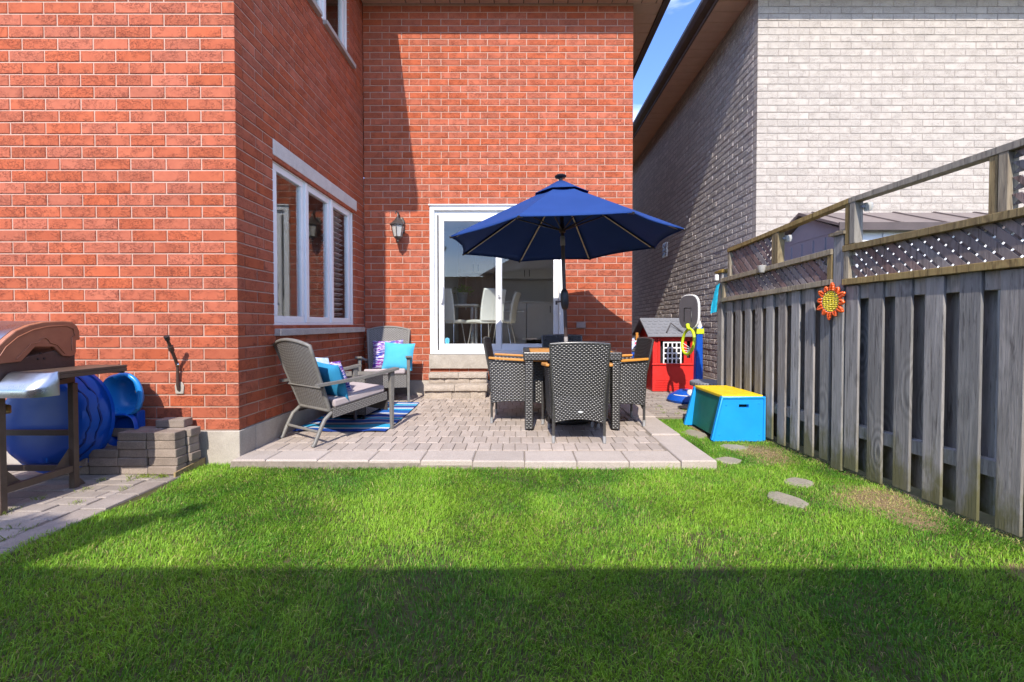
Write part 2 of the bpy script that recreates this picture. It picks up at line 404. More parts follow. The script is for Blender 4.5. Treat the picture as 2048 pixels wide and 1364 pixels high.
# ------------------------------------------------------------------ mesh helpers
class MB:
    def __init__(s):
        s.v = []; s.f = []
    def add(s, vs, fs):
        o = len(s.v)
        s.v += [tuple(p) for p in vs]
        s.f += [tuple(i + o for i in f) for f in fs]
        return s
    def hexa(s, p):
        return s.add(p, [(0, 3, 2, 1), (4, 5, 6, 7), (0, 1, 5, 4), (1, 2, 6, 5), (2, 3, 7, 6), (3, 0, 4, 7)])
    def box(s, x0, x1, y0, y1, z0, z1):
        return s.hexa([(x0, y0, z0), (x1, y0, z0), (x1, y1, z0), (x0, y1, z0), (x0, y0, z1), (x1, y0, z1), (x1, y1, z1), (x0, y1, z1)])
    def cbox(s, x0, x1, y0, y1, z0, z1, c):
        """a box whose top edges are chamfered"""
        a = [(x0, y0, z0), (x1, y0, z0), (x1, y1, z0), (x0, y1, z0)]
        b = [(x0, y0, z1 - c), (x1, y0, z1 - c), (x1, y1, z1 - c), (x0, y1, z1 - c)]
        d = [(x0 + c, y0 + c, z1), (x1 - c, y0 + c, z1), (x1 - c, y1 - c, z1), (x0 + c, y1 - c, z1)]
        f = [(3, 2, 1, 0), (8, 9, 10, 11)]
        for i in range(4):
            j = (i + 1) % 4
            f += [(i, j, 4 + j, 4 + i), (4 + i, 4 + j, 8 + j, 8 + i)]
        return s.add(a + b + d, f)
    def prism(s, a, b):
        n = len(a)
        f = [tuple(reversed(range(n))), tuple(range(n, 2 * n))]
        f += [(i, (i + 1) % n, n + (i + 1) % n, n + i) for i in range(n)]
        return s.add(list(a) + list(b), f)
    def tube(s, pts, r, seg=10, cap=True, sy=1.0):
        pts = [Vector(p) for p in pts]
        n = len(pts)
        rs = r if isinstance(r, (list, tuple)) else [r] * n
        vs = []; up = None
        for i, p in enumerate(pts):
            t = (pts[min(i + 1, n - 1)] - pts[max(i - 1, 0)]).normalized()
            if up is None:
                up = Vector((0, 0, 1)) if abs(t.z) < 0.9 else Vector((1, 0, 0))
            a = up - t * up.dot(t); a.normalize(); up = a
            b = t.cross(a)
            for k in range(seg):
                an = 2 * math.pi * k / seg
                vs.append(p + (a * math.cos(an) * sy + b * math.sin(an)) * rs[i])
        fs = []
        for i in range(n - 1):
            for k in range(seg):
                k2 = (k + 1) % seg
                fs.append((i * seg + k, i * seg + k2, (i + 1) * seg + k2, (i + 1) * seg + k))
        if cap:
            fs.append(tuple(reversed(range(seg)))); fs.append(tuple(range((n - 1) * seg, n * seg)))
        return s.add(vs, fs)
    def lathe(s, prof, seg=24, c=(0, 0, 0), ax=None, close=False):
        vs = []; fs = []
        for r, z in prof:
            for k in range(seg):
                an = 2 * math.pi * k / seg
                vs.append(Vector((r * math.cos(an), r * math.sin(an), z)))
        n = len(prof)
        for i in range(n - 1):
            for k in range(seg):
                k2 = (k + 1) % seg
                fs.append((i * seg + k, i * seg + k2, (i + 1) * seg + k2, (i + 1) * seg + k))
        if prof[0][0] > 1e-5: fs.append(tuple(reversed(range(seg))))
        if prof[-1][0] > 1e-5: fs.append(tuple(range((n - 1) * seg, n * seg)))
        if ax is not None:
            q = Vector(ax).to_track_quat('Z', 'Y'); vs = [q @ p for p in vs]
        c = Vector(c)
        return s.add([p + c for p in vs], fs)
    def grid(s, P, nu, nv, flip=False):
        vs = [P(i / nu, j / nv) for j in range(nv + 1) for i in range(nu + 1)]
        w = nu + 1
        fs = []
        for j in range(nv):
            for i in range(nu):
                q = (j * w + i, j * w + i + 1, (j + 1) * w + i + 1, (j + 1) * w + i)
                fs.append(tuple(reversed(q)) if flip else q)
        return s.add(vs, fs)
    def slabgrid(s, P, nu, nv, th):
        """a sheet with real thickness; P gives the mid surface"""
        def nor(u, v):
            e = 0.01
            a = Vector(P(min(1, u + e), v)) - Vector(P(max(0, u - e), v))
            b = Vector(P(u, min(1, v + e))) - Vector(P(u, max(0, v - e)))
            return a.cross(b).normalized()
        A = lambda u, v: Vector(P(u, v)) + nor(u, v) * th / 2
        B = lambda u, v: Vector(P(u, v)) - nor(u, v) * th / 2
        o = len(s.v)
        s.grid(A, nu, nv); o2 = len(s.v)
        s.grid(B, nu, nv, True)
        w = nu + 1
        edge = [i for i in range(nu)] + [j * w + nu for j in range(nv)] + [nv * w + i for i in range(nu, 0, -1)] + [j * w for j in range(nv, 0, -1)]
        m = len(edge)
        for i in range(m):
            a, b = edge[i], edge[(i + 1) % m]
            s.f.append((o + b, o + a, o2 + a, o2 + b))
        return s
    def weave(s, P, nu, nv, lift=0.004, side=1, gap=0.10):
        """woven strands: one raised lozenge per visible strand, every second row shifted by half"""
        e = 0.004
        col_p = [(0.0, 0.15), (0.14, 0.9), (0.86, 0.9), (1.0, 0.15)]
        row_p = [(0.0, 0.15), (0.5, 1.0), (1.0, 0.15)]
        for j in range(nv):
            off = 0.5 if j % 2 else 0.0
            for i in range(-1 if off else 0, nu):
                ua, ub = (i + off) / nu, (i + 1 + off) / nu
                ua, ub = max(0.0, ua), min(1.0, ub)
                if ub - ua < 0.2 / nu: continue
                va, vb = (j + gap) / nv, (j + 1 - gap) / nv
                uc, vc = (ua + ub) / 2, (va + vb) / 2
                a = Vector(P(min(1, uc + e), vc)) - Vector(P(max(0, uc - e), vc))
                b = Vector(P(uc, min(1, vc + e))) - Vector(P(uc, max(0, vc - e)))
                nn = a.cross(b).normalized() * side
                vs = []
                for rv, rh in row_p:
                    for cu, ch in col_p:
                        vs.append(Vector(P(ua + (ub - ua) * (0.03 + 0.94 * cu), va + (vb - va) * rv)) + nn * (lift * ch * rh - 0.0005))
                fs = []
                for q in range(2):
                    for p in range(3):
                        t = (q * 4 + p, q * 4 + p + 1, q * 4 + p + 5, q * 4 + p + 4)
                        fs.append(t if side > 0 else tuple(reversed(t)))
                s.add(vs, fs)
        return s
    def mesh(s, name, m=None, smooth=None):
        me = bpy.data.meshes.new(name)
        me.from_pydata([tuple(p) for p in s.v], [], s.f)
        if m: me.materials.append(M[m] if isinstance(m, str) else m)
        if smooth is not None:
            me.shade_smooth()
            if smooth < 180: me.set_sharp_from_angle(angle=R(smooth))
        me.update()
        return me

def link(name, me, parent=None, loc=(0, 0, 0), rot=(0, 0, 0)):
    o = bpy.data.objects.new(name, me)
    col.objects.link(o)
    o.parent = parent
    o.location = loc
    o.rotation_euler = rot
    return o

def part(name, mb, m, parent, smooth=None, bevel=0, world=False, seg=2, loc=(0, 0, 0), rot=(0, 0, 0)):
    """one mesh object under parent; world=True: the builder's points are world points and parent is not turned"""
    if world and parent is not None:
        p = parent.location if parent.parent is None else parent.location + parent.parent.location
        mb.v = [(a[0] - p[0], a[1] - p[1], a[2] - p[2]) for a in mb.v]
    o = link(name, mb.mesh(name, m, smooth), parent, loc, rot)
    if bevel:
        b = o.modifiers.new('edge', 'BEVEL'); b.width = bevel; b.segments = seg; b.limit_method = 'ANGLE'; b.angle_limit = R(40)
    return o

def tag(o, label=None, cat=None, group=None, kind=None):
    if label: o['label'] = label
    if cat: o['category'] = cat
    if group: o['group'] = group
    if kind: o['kind'] = kind
    return o

def thing(name, label, cat, loc=(0, 0, 0), rotz=0, group=None):
    o = link(name, None, None, loc, (0, 0, rotz))
    return tag(o, label, cat, group)

def zp(y):                                        # patio falls gently away from the house
    return 0.05 + 0.0155 * (y - 3.3)

# ================================================================== THE SETTING
tag(part('ground', MB().add([(-300, -300, -0.012), (300, -300, -0.012), (300, 300, -0.012), (-300, 300, -0.012)], [(0, 1, 2, 3)]), 'soil', None), kind='structure')

def blob(cx, cy, rx, ry, z, n=26, seed=0, wob=0.22):
    r_ = random.Random(seed)
    ph = [r_.uniform(0, 6.28) for _ in range(4)]
    return [(cx + rx * math.cos(a) * (1 + wob * (math.sin(2 * a + ph[0]) * 0.5 + math.sin(3 * a + ph[1]) * 0.4 + math.sin(5 * a + ph[2]) * 0.3)),
             cy + ry * math.sin(a) * (1 + wob * (math.sin(2 * a + ph[1]) * 0.5 + math.sin(4 * a + ph[3]) * 0.4)), z) for a in [2 * math.pi * i / n for i in range(n)]]

DIRT = [(2.17, 2.62, 0.22, 0.26, 1), (2.0, 3.62, 0.20, 0.26, 2), (2.22, 1.86, 0.10, 0.09, 3), (2.15, 4.6, 0.3, 0.35, 4)]
for cx, cy, rx, ry, sd in DIRT:
    p = blob(cx, cy, rx * 1.25, ry * 1.25, -0.010, 30, sd)
    c = [((q[0] - cx) * 0.6 + cx, (q[1] - cy) * 0.6 + cy, 0.000) for q in p]
    n = len(p)
    mb = MB().add(p + c, [(i, (i + 1) % n, n + (i + 1) % n, n + i) for i in range(n)] + [tuple(range(n, 2 * n))])
    tag(part('ground_bare_patch', mb, 'dirt', None, smooth=60), kind='structure')

# ---- pavers -----------------------------------------------------------------
def persp(x, y):                       # how large a piece lying or standing there shows
    return 1.0 / max(0.3, y) ** 2

_pm = {}
def paver_mesh(lx, ly, h, m, c=0.004):
    k = (round(lx, 3), round(ly, 3), h, m)
    if k not in _pm:
        _pm[k] = MB().cbox(-lx / 2, lx / 2, -ly / 2, ly / 2, -h, 0, c).mesh('paver', m)
    return _pm[k]

def joined(name, boxes, m, parent, kind='stuff'):
    mb = MB(); bv = []
    for (x0, x1, y0, y1, z0, z1, c) in boxes:
        a = len(mb.v); mb.cbox(x0, x1, y0, y1, z0, z1, c); bv += [random.random()] * (len(mb.v) - a)
    o = part(name, mb, m, parent)
    at = o.data.attributes.new('bv', 'FLOAT', 'POINT'); at.data.foreach_set('value', bv)
    o['kind'] = kind
    return o

# patio: sand bed, field of pavers laid lengthwise to the house, border slabs
bed = MB().hexa([(-2.14, 3.24, -0.05), (1.43, 3.24, -0.05), (1.43, 6.10, -0.05), (-2.14, 6.10, -0.05),
                 (-2.14, 3.26, zp(3.26) - 0.009), (1.43, 3.26, zp(3.26) - 0.009), (1.43, 6.10, zp(6.1) - 0.009), (-2.14, 6.10, zp(6.1) - 0.009)])
patio = tag(part('patio', bed, 'joint', None), kind='structure')
cells = []
row = 0; y = 3.525
while y < 6.09:
    y1 = min(y + 0.2, 6.10)
    x = -2.14 - (0.05 if row % 2 else 0.0)
    while x < 1.17:
        a, b = max(x, -2.135), min(x + 0.1, 1.178)
        if b - a > 0.02: cells.append((a, b, y, y1))
        x += 0.1
    y = y1; row += 1
def hidden_by_rug(c): return c[0] > -2.1 and c[1] < -1.27 and c[2] > 4.15 and c[3] < 5.4
cells.sort(key=lambda c: (hidden_by_rug(c), -persp(0, c[2])))
for c in cells[:300]:
    lx, ly = c[1] - c[0] - 0.004, c[3] - c[2] - 0.004
    cy = (c[2] + c[3]) / 2
    o = link('paver', paver_mesh(lx, ly, 0.05, 'paver'), patio, ((c[0] + c[1]) / 2, cy, zp(cy) + random.uniform(-0.0025, 0.0025)), (R(0.888) + random.uniform(-.006, .006), random.uniform(-.006, .006), random.uniform(-.008, .008)))
joined('paver_field', [(c[0] + .003, c[1] - .003, c[2] + .003, c[3] - .003, zp(c[2]) - .04, zp((c[2] + c[3]) / 2) + random.uniform(-.002, .002), .005) for c in cells[300:]], 'paver', patio)
xs = [-2.14] + [-1.89 + 0.385 * k for k in range(9) if -1.89 + 0.385 * k < 1.1] + [1.185]
for a, b in zip(xs, xs[1:]):
    yo = random.uniform(-0.003, 0.003) - 0.008 * (a + 2) 
    mb = MB().cbox(a + .003, b - .003, 3.265 + yo, 3.518, -0.03, zp(3.4) + random.uniform(-.003, .003), 0.008)
    part('border_slab', mb, 'slab', patio, bevel=0.003)
ys = [3.235, 3.98, 4.70, 5.42, 6.09]
for a, b in zip(ys, ys[1:]):
    mb = MB().cbox(1.190, 1.448, a + .003, b - .003, -0.03, zp((a + b) / 2) + 0.002, 0.008)
    part('border_slab', mb, 'slab', patio, bevel=0.003)

# paved path along the near wall, under the barbecue
bed = MB().box(-5.2, -2.375, 0.2, 3.37, -0.06, -0.008)
path = tag(part('path', bed, 'joint', None), kind='structure')
y = 0.3; row = 0
while y < 3.34:
    y1 = min(y + 0.104, 3.345)
    x = -4.9 + (0.1 if row % 2 else 0)
    while x < -2.54:
        b = min(x + 0.205 + 0.05 * ((row * 7 + int(x * 10)) % 3 == 0), -2.535)
        if b - x > 0.03:
            link('paver', paver_mesh(b - x - .006, y1 - y - .006, 0.05, 'pathpaver'), path, ((x + b) / 2, (y + y1) / 2, random.uniform(-.003, .003)), (random.uniform(-.01, .01), random.uniform(-.01, .01), random.uniform(-.012, .012)))
        x = b
    y = y1; row += 1
y = 0.3
while y < 3.1:
    link('paver', paver_mesh(0.145, 0.214, 0.05, 'pathpaver'), path, (-2.452, y + .11, random.uniform(-.003, .003)), (random.uniform(-.01, .01), random.uniform(-.01, .01), random.uniform(-.012, .012)))
    y += 0.222

# paving of the passage between the houses
bed = MB().box(1.452, 3.05, 4.93, 14.0, -0.06, 0.018)
passage = tag(part('passage_path', bed, 'joint', None), kind='structure')
y = 4.94; row = 0
while y < 7.3:
    y1 = y + 0.105
    x = 1.46 - (0.1 if row % 2 else 0)
    while x < 3.03:
        a, b = max(x, 1.458), min(x + 0.205, 3.04)
        if b - a > 0.03:
            link('paver', paver_mesh(b - a - .007, y1 - y - .007, 0.05, 'pathpaver'), passage, ((a + b) / 2, (y + y1) / 2, 0.028 + random.uniform(-.003, .003)), (random.uniform(-.012, .012), random.uniform(-.012, .012), random.uniform(-.012, .012)))
        x = b
    y = y1; row += 1

# ---- brick walls -------------------------------------------------------------
CP, BL, JT = 0.0895, 0.257, 0.010
def brick_rows(t_end, z0, z1, own, holes, fill=False, half=False):
    """bricks of one wall: t runs away from the corner, own(row) says if this wall's brick fills the corner"""
    out = []
    row = 0; z = z0
    while z + CP * 0.5 < z1:
        za, zb = z + JT / 2, min(z + CP - JT / 2, z1)
        zm = (za + zb) / 2
        t = 0.0 if own(row) else 0.10
        if half and row % 2:
            out.append((t, t + 0.123, za, zb, row)); t += 0.133
        if fill and t > 0: out.append((0.004, 0.09, za, zb, row))
        while t < t_end - 0.01:
            segs = [(t, min(t + BL, t_end))]
            for (h0, h1, k0, k1) in holes:
                if k0 < zm < k1:
                    ns = []
                    for a, b in segs:
                        if b <= h0 or a >= h1: ns.append((a, b))
                        else:
                            if a < h0 - 0.02: ns.append((a, h0))
                            if b > h1 + 0.02: ns.append((h1, b))
                    segs = ns
            for a, b in segs:
                if b - a > 0.015: out.append((a, b, za, zb, row))
            t += BL + JT
        z += CP; row += 1
    return out

BD = 0.09
def brick_verts(L, h, c):
    return [(c, 0, c), (L - c, 0, c), (L - c, 0, h - c), (c, 0, h - c), (0, c, 0), (L, c, 0), (L, c, h), (0, c, h), (0, BD, 0), (L, BD, 0), (L, BD, h), (0, BD, h)]
BF = [(0, 1, 2, 3)] + [(4 + i, 4 + (i + 1) % 4, (i + 1) % 4, i) for i in range(4)] + [(8 + i, 8 + (i + 1) % 4, 4 + (i + 1) % 4, 4 + i) for i in range(4)]
_bm = {}
def brick_mesh(L, h, c, m):
    k = (round(L, 3), round(h, 4), m)
    if k not in _bm:
        _bm[k] = MB().add(brick_verts(L, h, c), BF).mesh('brick', m)
    return _bm[k]

class Wall:
    """origin = the corner the bond starts from; d = the way t runs along the wall; rot = turn of a brick (its face looks to -y before)"""
    def __init__(s, origin, d, rot, flip):
        s.o = Vector((origin[0], origin[1], 0)); s.d = Vector((d[0], d[1], 0)); s.rot = rot; s.flip = flip
    def place(s, a, b, z):
        t = b if s.flip else a            # bricks extend along local +x
        p = s.o + s.d * t
        return Vector((p.x, p.y, z))

def in_view(p):
    if p.y < 0.5: return False
    px, py = 1040 + 886 * p.x / p.y, 648 - 886 * (p.z - 1.06) / p.y
    return -10 < px < 2058 and -10 < py < 1374

def mortar(wall, t_end, z0, z1, holes, t0=0.006, inset=0.006, th=0.10):
    holes = [(a - .004, b + .004, c - .004, d + .004) for a, b, c, d in holes]
    ts = sorted({t0, t_end} | {h for q in holes for h in q[:2]})
    zs = sorted({z0, z1} | {h for q in holes for h in q[2:]})
    mb = MB()
    inw = Matrix.Rotation(wall.rot, 3, 'Z') @ Vector((0, 1, 0))
    for i in range(len(ts) - 1):
        for j in range(len(zs) - 1):
            tm, zm = (ts[i] + ts[i + 1]) / 2, (zs[j] + zs[j + 1]) / 2
            if any(h[0] < tm < h[1] and h[2] < zm < h[3] for h in holes): continue
            P = lambda t, k, z: wall.o + wall.d * t + inw * k + Vector((0, 0, z))
            mb.hexa([P(ts[i], inset, zs[j]), P(ts[i + 1], inset, zs[j]), P(ts[i + 1], th, zs[j]), P(ts[i], th, zs[j]),
                     P(ts[i], inset, zs[j + 1]), P(ts[i + 1], inset, zs[j + 1]), P(ts[i + 1], th, zs[j + 1]), P(ts[i], th, zs[j + 1])])
    return mb

def build_walls(house, specs, limit, joined_name):
    allb = []
    for sp in specs:
        w = sp['wall']
        wp = part('wall', mortar(w, sp['t_end'], sp['z0'], sp['z1'], sp['holes'], sp.get('t0', 0.006)), sp['mortar'], house, world=True)
        nrm = Matrix.Rotation(w.rot, 3, 'Z') @ Vector((0, -1, 0))
        jv = sp.get('jv', 0.0)
        for (a, b, za, zb, r_) in brick_rows(sp['t_end'], sp['z0'], sp['z1'], sp['own'], sp['holes'], sp.get('fill', False), sp.get('half', False)):
            a, b = a + jv / 2, b - jv / 2
            p = w.place(a, b, za)
            c = w.o + w.d * ((a + b) / 2) + Vector((0, 0, (za + zb) / 2))
            vdir = (c - Vector((0, 0, 1.06)))
            sh = max(0.0, -vdir.normalized().dot(nrm)) * (b - a) / vdir.length_squared if in_view(c) else 0
            if sp.get('weight'): sh *= sp['weight']
            allb.append((sh, p, b - a, zb - za, sp, wp))
    allb.sort(key=lambda q: -q[0])
    hl = house.location
    vv, ff, bv, mi = [], [], [], []
    mats = []
    for i, (sh, p, L, h, sp, wp) in enumerate(allb):
        w = sp['wall']; jz = random.uniform(-1, 1) * sp['jut']
        rot = Matrix.Rotation(w.rot, 3, 'Z')
        p = p + rot @ Vector((0, jz, 0))
        if i < limit and sh > 0:
            link('brick', brick_mesh(L, h, sp['ch'], sp['mat']), wp, p - hl, (0, 0, w.rot))
        else:
            o = len(vv)
            vv += [tuple(rot @ Vector(q) + p - hl) for q in brick_verts(L, h, sp['ch'])]
            ff += [tuple(k + o for k in f) for f in BF]
            bv += [random.random()] * 12
            if sp['mat'] not in mats: mats.append(sp['mat'])
            mi += [mats.index(sp['mat'])] * len(BF)
    me = bpy.data.meshes.new(joined_name)
    me.from_pydata(vv, [], ff)
    for m in mats: me.materials.append(M[m])
    me.polygons.foreach_set('material_index', mi)
    at = me.attributes.new('bv', 'FLOAT', 'POINT'); at.data.foreach_set('value', bv)
    o = link(joined_name, me, house)
    o['kind'] = 'stuff'
    return allb

XW, Y1, Y2, XR, ZE = -2.14, 3.36, 6.10, 1.542, 5.42       # wing face, near wall, back wall, right end, soffit height
house = thing('brick_house', 'red brick house with a projecting wing, sliding patio door and white side windows', 'house', (XW, Y2, 0))
WIN_L = (3.862 - Y1, 5.76 - Y1, 1.03, 2.53)
WIN_U = (3.70 - Y1, 5.62 - Y1, 4.38, 5.30)
DOOR = (-1.239 - XW, 0.605 - XW, 0.46, 2.684)
even = lambda r: r % 2 == 0
odd = lambda r: r % 2 == 1
base = dict(mat='brick', mortar='mortar', ch=0.0035, jut=0.0012)
specs = [
    dict(base, wall=Wall((XW, Y1), (-1, 0), 0, True), t_end=5.4, z0=0.25, z1=ZE, own=even, holes=[]),
    dict(base, wall=Wall((XW, Y1), (0, 1), R(90), False), t_end=Y2 - Y1, z0=0.25, z1=ZE, own=odd, t0=0.101, holes=[WIN_L, WIN_U]),
    dict(base, wall=Wall((XW, Y2), (1, 0), 0, False), t_end=XR - XW, z0=0.284, z1=ZE, own=even, holes=[DOOR], fill=True),
]
build_walls(house, specs, 300, 'brickwork')
# right flank, rear and hidden walls
mb = MB()
mb.box(XR - 0.10, XR - 0.006, Y2 + 0.10, 13.5, 0.0, ZE)
mb.box(-2.0, XR - 0.10, 13.4, 13.5, 0.0, ZE); mb.box(-7.5, -2.001, 13.4, 13.5, 0.0, 0.70); mb.box(-7.5, -2.001, 13.4, 13.5, 3.02, ZE)  # rear wall left open behind the living room to let daylight in
mb.box(-7.6, -7.5, Y1 + 0.006, 13.5, 0.0, ZE)
part('wall', mb, 'brick', house, world=True)
# foundation
mb = MB().box(-7.5, XW + 0.008, Y1 - 0.008, Y1 + 0.2, -0.1, 0.247)
part('foundation', mb, 'concrete', house, world=True, bevel=0.006)
mb = MB().box(XW - 0.2, XW + 0.010, Y1 + 0.201, Y2 + 0.1, -0.1, 0.246)
part('foundation', mb, 'concrete', house, world=True, bevel=0.004)
mb = MB().box(XW + 0.011, XR, Y2 - 0.010, Y2 + 0.2, -0.1, 0.280)
part('foundation', mb, 'concrete', house, world=True, bevel=0.004)

# soffit panels, gutters and roof
def soffit_run(house, m, x0, x1, y0, y1, z, along, w=0.2):
    a, e = (x0, x1) if along == 'x' else (y0, y1)
    while a < e - 0.02:
        b = min(a + w, e)
        if along == 'x': mb = MB().cbox(a + .004, b - .004, y0, y1, -z - 0.012, -z, 0.007)
        else: mb = MB().cbox(x0, x1, a + .004, b - .004, -z - 0.012, -z, 0.007)
        mb.v = [(p[0], p[1], -p[2]) for p in mb.v]
        mb.f = [tuple(reversed(f)) for f in mb.f]
        part('soffit_panel', mb, m, house, world=True)
        a = b
OV = 0.39
soffit_run(house, 'soffit', XW + OV, XR + OV, Y2 - OV, Y2 + 0.02, ZE, 'x')
soffit_run(house, 'soffit', XR, XR + OV, Y2 + 0.02, 13.6, ZE, 'y')
soffit_run(house, 'soffit', XW, XW + OV, Y1 - OV, Y2 + 0.02, ZE, 'y')
soffit_run(house, 'soffit', -7.6, XW, Y1 - OV, Y1 + 0.02, ZE, 'x')
def gutter(mb, x0, x1, y0, y1, z, ax):
    # fascia board with a moulded gutter in front
    mb.box(x0, x1, y0, y1, z - 0.01, z + 0.16)
mb = MB()
mb.box(XW + OV, XR + OV, Y2 - OV - 0.02, Y2 - OV - 0.001, ZE - 0.02, ZE + 0.16)
mb.box(XW + OV + 0.02, XR + OV, Y2 - OV - 0.13, Y2 - OV - 0.021, ZE + 0.04, ZE + 0.15)
mb.box(XR + OV + 0.001, XR + OV + 0.02, Y2 - OV, 13.6, ZE - 0.02, ZE + 0.16)
mb.box(XR + OV + 0.021, XR + OV + 0.12, Y2 - OV, 13.6, ZE + 0.04, ZE + 0.15)
mb.box(XW + OV + 0.001, XW + OV + 0.02, Y1 - OV, Y2 - OV - 0.14, ZE - 0.02, ZE + 0.16)
mb.box(-7.6, XW + OV, Y1 - OV - 0.02, Y1 - OV - 0.001, ZE - 0.02, ZE + 0.16)
part('gutter', mb, 'fascia', house, world=True, bevel=0.008)
def hip(x0, x1, y0, y1, z, h):
    w = min(x1 - x0, y1 - y0) / 2
    if x1 - x0 > y1 - y0: r = [(x0 + w, (y0 + y1) / 2, z + h), (x1 - w, (y0 + y1) / 2, z + h)]; f = [(0, 1, 5, 4), (1, 2, 5), (2, 3, 4, 5), (3, 0, 4)]
    else: r = [((x0 + x1) / 2, y0 + w, z + h), ((x0 + x1) / 2, y1 - w, z + h)]; f = [(0, 1, 4), (1, 2, 5, 4), (2, 3, 5), (3, 0, 4, 5)]
    return MB().add([(x0, y0, z), (x1, y0, z), (x1, y1, z), (x0, y1, z)] + r, f + [(3, 2, 1, 0)])
part('roof', hip(-7.7, XW + OV, Y1 - OV, 13.7, ZE + 0.155, 2.0), 'roof', house, world=True)
part('roof', hip(-7.7, XR + OV, Y2 - OV, 13.7, ZE + 0.15, 2.1), 'roof', house, world=True)

# ---- the wing's side windows --------------------------------------------------
def side_window(y0, y1, z0, z1, panes, shutter_on=()):
    """white frame in the wing wall; x of its face is set back from the brick"""
    xf, xb = XW - 0.028, XW - 0.10
    w = thing_part('window', house)
    mb = MB()
    fr = 0.045
    mb.box(xb, xf, y0, y1, z0, z0 + fr); mb.box(xb, xf, y0, y1, z1 - fr, z1)
    mb.box(xb, xf, y0, y0 + fr, z0 + fr, z1 - fr); mb.box(xb, xf, y1 - fr, y1, z0 + fr, z1 - fr)
    step = (y1 - y0 - 2 * fr) / panes
    for k in range(1, panes):
        yc = y0 + fr + step * k
        mb.box(xb, xf + 0.008, yc - 0.022, yc + 0.022, z0 + fr, z1 - fr)
    o = part('frame', mb, 'white', w, world=True, bevel=0.004)
    for k in range(panes):
        a, b = y0 + fr + step * k + 0.023, y0 + fr + step * (k + 1) - 0.023
        c, d = z0 + fr + 0.001, z1 - fr - 0.001
        s_ = 0.058
        sb = MB()
        x1_, x0_ = xf - 0.010, xb + 0.01
        sb.box(x0_, x1_, a, b, c, c + s_); sb.box(x0_, x1_, a, b, d - s_, d)
        sb.box(x0_, x1_, a, a + s_, c + s_, d - s_); sb.box(x0_, x1_, b - s_, b, c + s_, d - s_)
        part('sash', sb, 'white', w, world=True, bevel=0.004)
        g = MB().box(xf - 0.036, xf - 0.030, a + s_ - 0.003, b - s_ + 0.003, c + s_ - 0.003, d - s_ + 0.003)
        part('pane', g, 'glass', w, world=True)
        if k in shutter_on:
            zz = c + 0.08
            while zz < d - 0.05:
                lb = MB().hexa([(xb - 0.075, a + .03, zz), (xb - 0.02, a + .03, zz + 0.030), (xb - 0.02, b - .03, zz + 0.030), (xb - 0.075, b - .03, zz),
                                (xb - 0.075, a + .03, zz + .008), (xb - 0.02, a + .03, zz + 0.038), (xb - 0.02, b - .03, zz + 0.038), (xb - 0.075, b - .03, zz + .008)])
                part('shutter_slat', lb, 'shutter', w, world=True)
                zz += 0.062
    return w
def thing_part(name, parent):
    o = link(name, None, parent, (0, 0, 0))
    return o
side_window(3.862, 5.76, 1.03, 2.53, 3, (2,))
side_window(3.70, 5.62, 4.38, 5.30, 3, ())
mb = MB().box(XW - 0.11, XW + 0.004, 3.864, 5.83, 2.531, 2.668)
part('lintel', mb, 'stone', house, world=True, bevel=0.005)
for a, b in ((3.862, 5.02), (5.023, 5.98)):
    mb = MB().hexa([(XW - 0.11, a, 0.955), (XW + 0.055, a, 0.955), (XW + 0.055, b, 0.955), (XW - 0.11, b, 0.955), (XW - 0.11, a, 1.028), (XW + 0.055, a, 1.015), (XW + 0.055, b, 1.015), (XW - 0.11, b, 1.028)])
    part('window_sill', mb, 'sillstone', house, world=True, bevel=0.006)
    mb = MB().hexa([(XW - 0.11, a - .15, 4.315), (XW + 0.05, a - .15, 4.315), (XW + 0.05, b - .26, 4.315), (XW - 0.11, b - .26, 4.315), (XW - 0.11, a - .15, 4.378), (XW + 0.05, a - .15, 4.365), (XW + 0.05, b - .26, 4.365), (XW - 0.11, b - .26, 4.378)])
    part('window_sill', mb, 'sillstone', house, world=True, bevel=0.006)
# rooms behind the windows
def room(x0, x1, y0, y1, z0, z1, skip, m, floor_m):
    faces = {'-x': [(x0, y0, z0), (x0, y1, z0), (x0, y1, z1), (x0, y0, z1)], '+x': [(x1, y1, z0), (x1, y0, z0), (x1, y0, z1), (x1, y1, z1)],
             '+y': [(x0, y1, z0), (x1, y1, z0), (x1, y1, z1), (x0, y1, z1)], '-y': [(x1, y0, z0), (x0, y0, z0), (x0, y0, z1), (x1, y0, z1)],
             '+z': [(x0, y0, z1), (x0, y1, z1), (x1, y1, z1), (x1, y0, z1)]}
    mb = MB()
    for k, v in faces.items():
        if k not in skip: mb.add(v, [(3, 2, 1, 0)])
    part('interior_wall', mb, m, house, world=True)
    part('interior_floor', MB().add([(x0, y0, z0), (x1, y0, z0), (x1, y1, z0), (x0, y1, z0)], [(0, 1, 2, 3)]), floor_m, house, world=True)
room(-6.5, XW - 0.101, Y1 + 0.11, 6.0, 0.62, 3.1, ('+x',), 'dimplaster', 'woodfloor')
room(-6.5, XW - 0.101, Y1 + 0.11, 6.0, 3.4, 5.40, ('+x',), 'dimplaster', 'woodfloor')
room(-2.05, 1.43, Y2 + 0.101, 9.75, 0.66, 3.05, ('-y', '-x'), 'plaster', 'woodfloor')
room(-7.3, -2.051, 6.15, 13.30, 0.66, 3.05, ('+x', '+y'), 'plaster', 'woodfloor')      # living room added with an open back, to light the kitchen
part('interior_wall', MB().box(-2.06, -2.05, 9.76, 13.39, 0.66, 3.05), 'plaster', house, world=True)

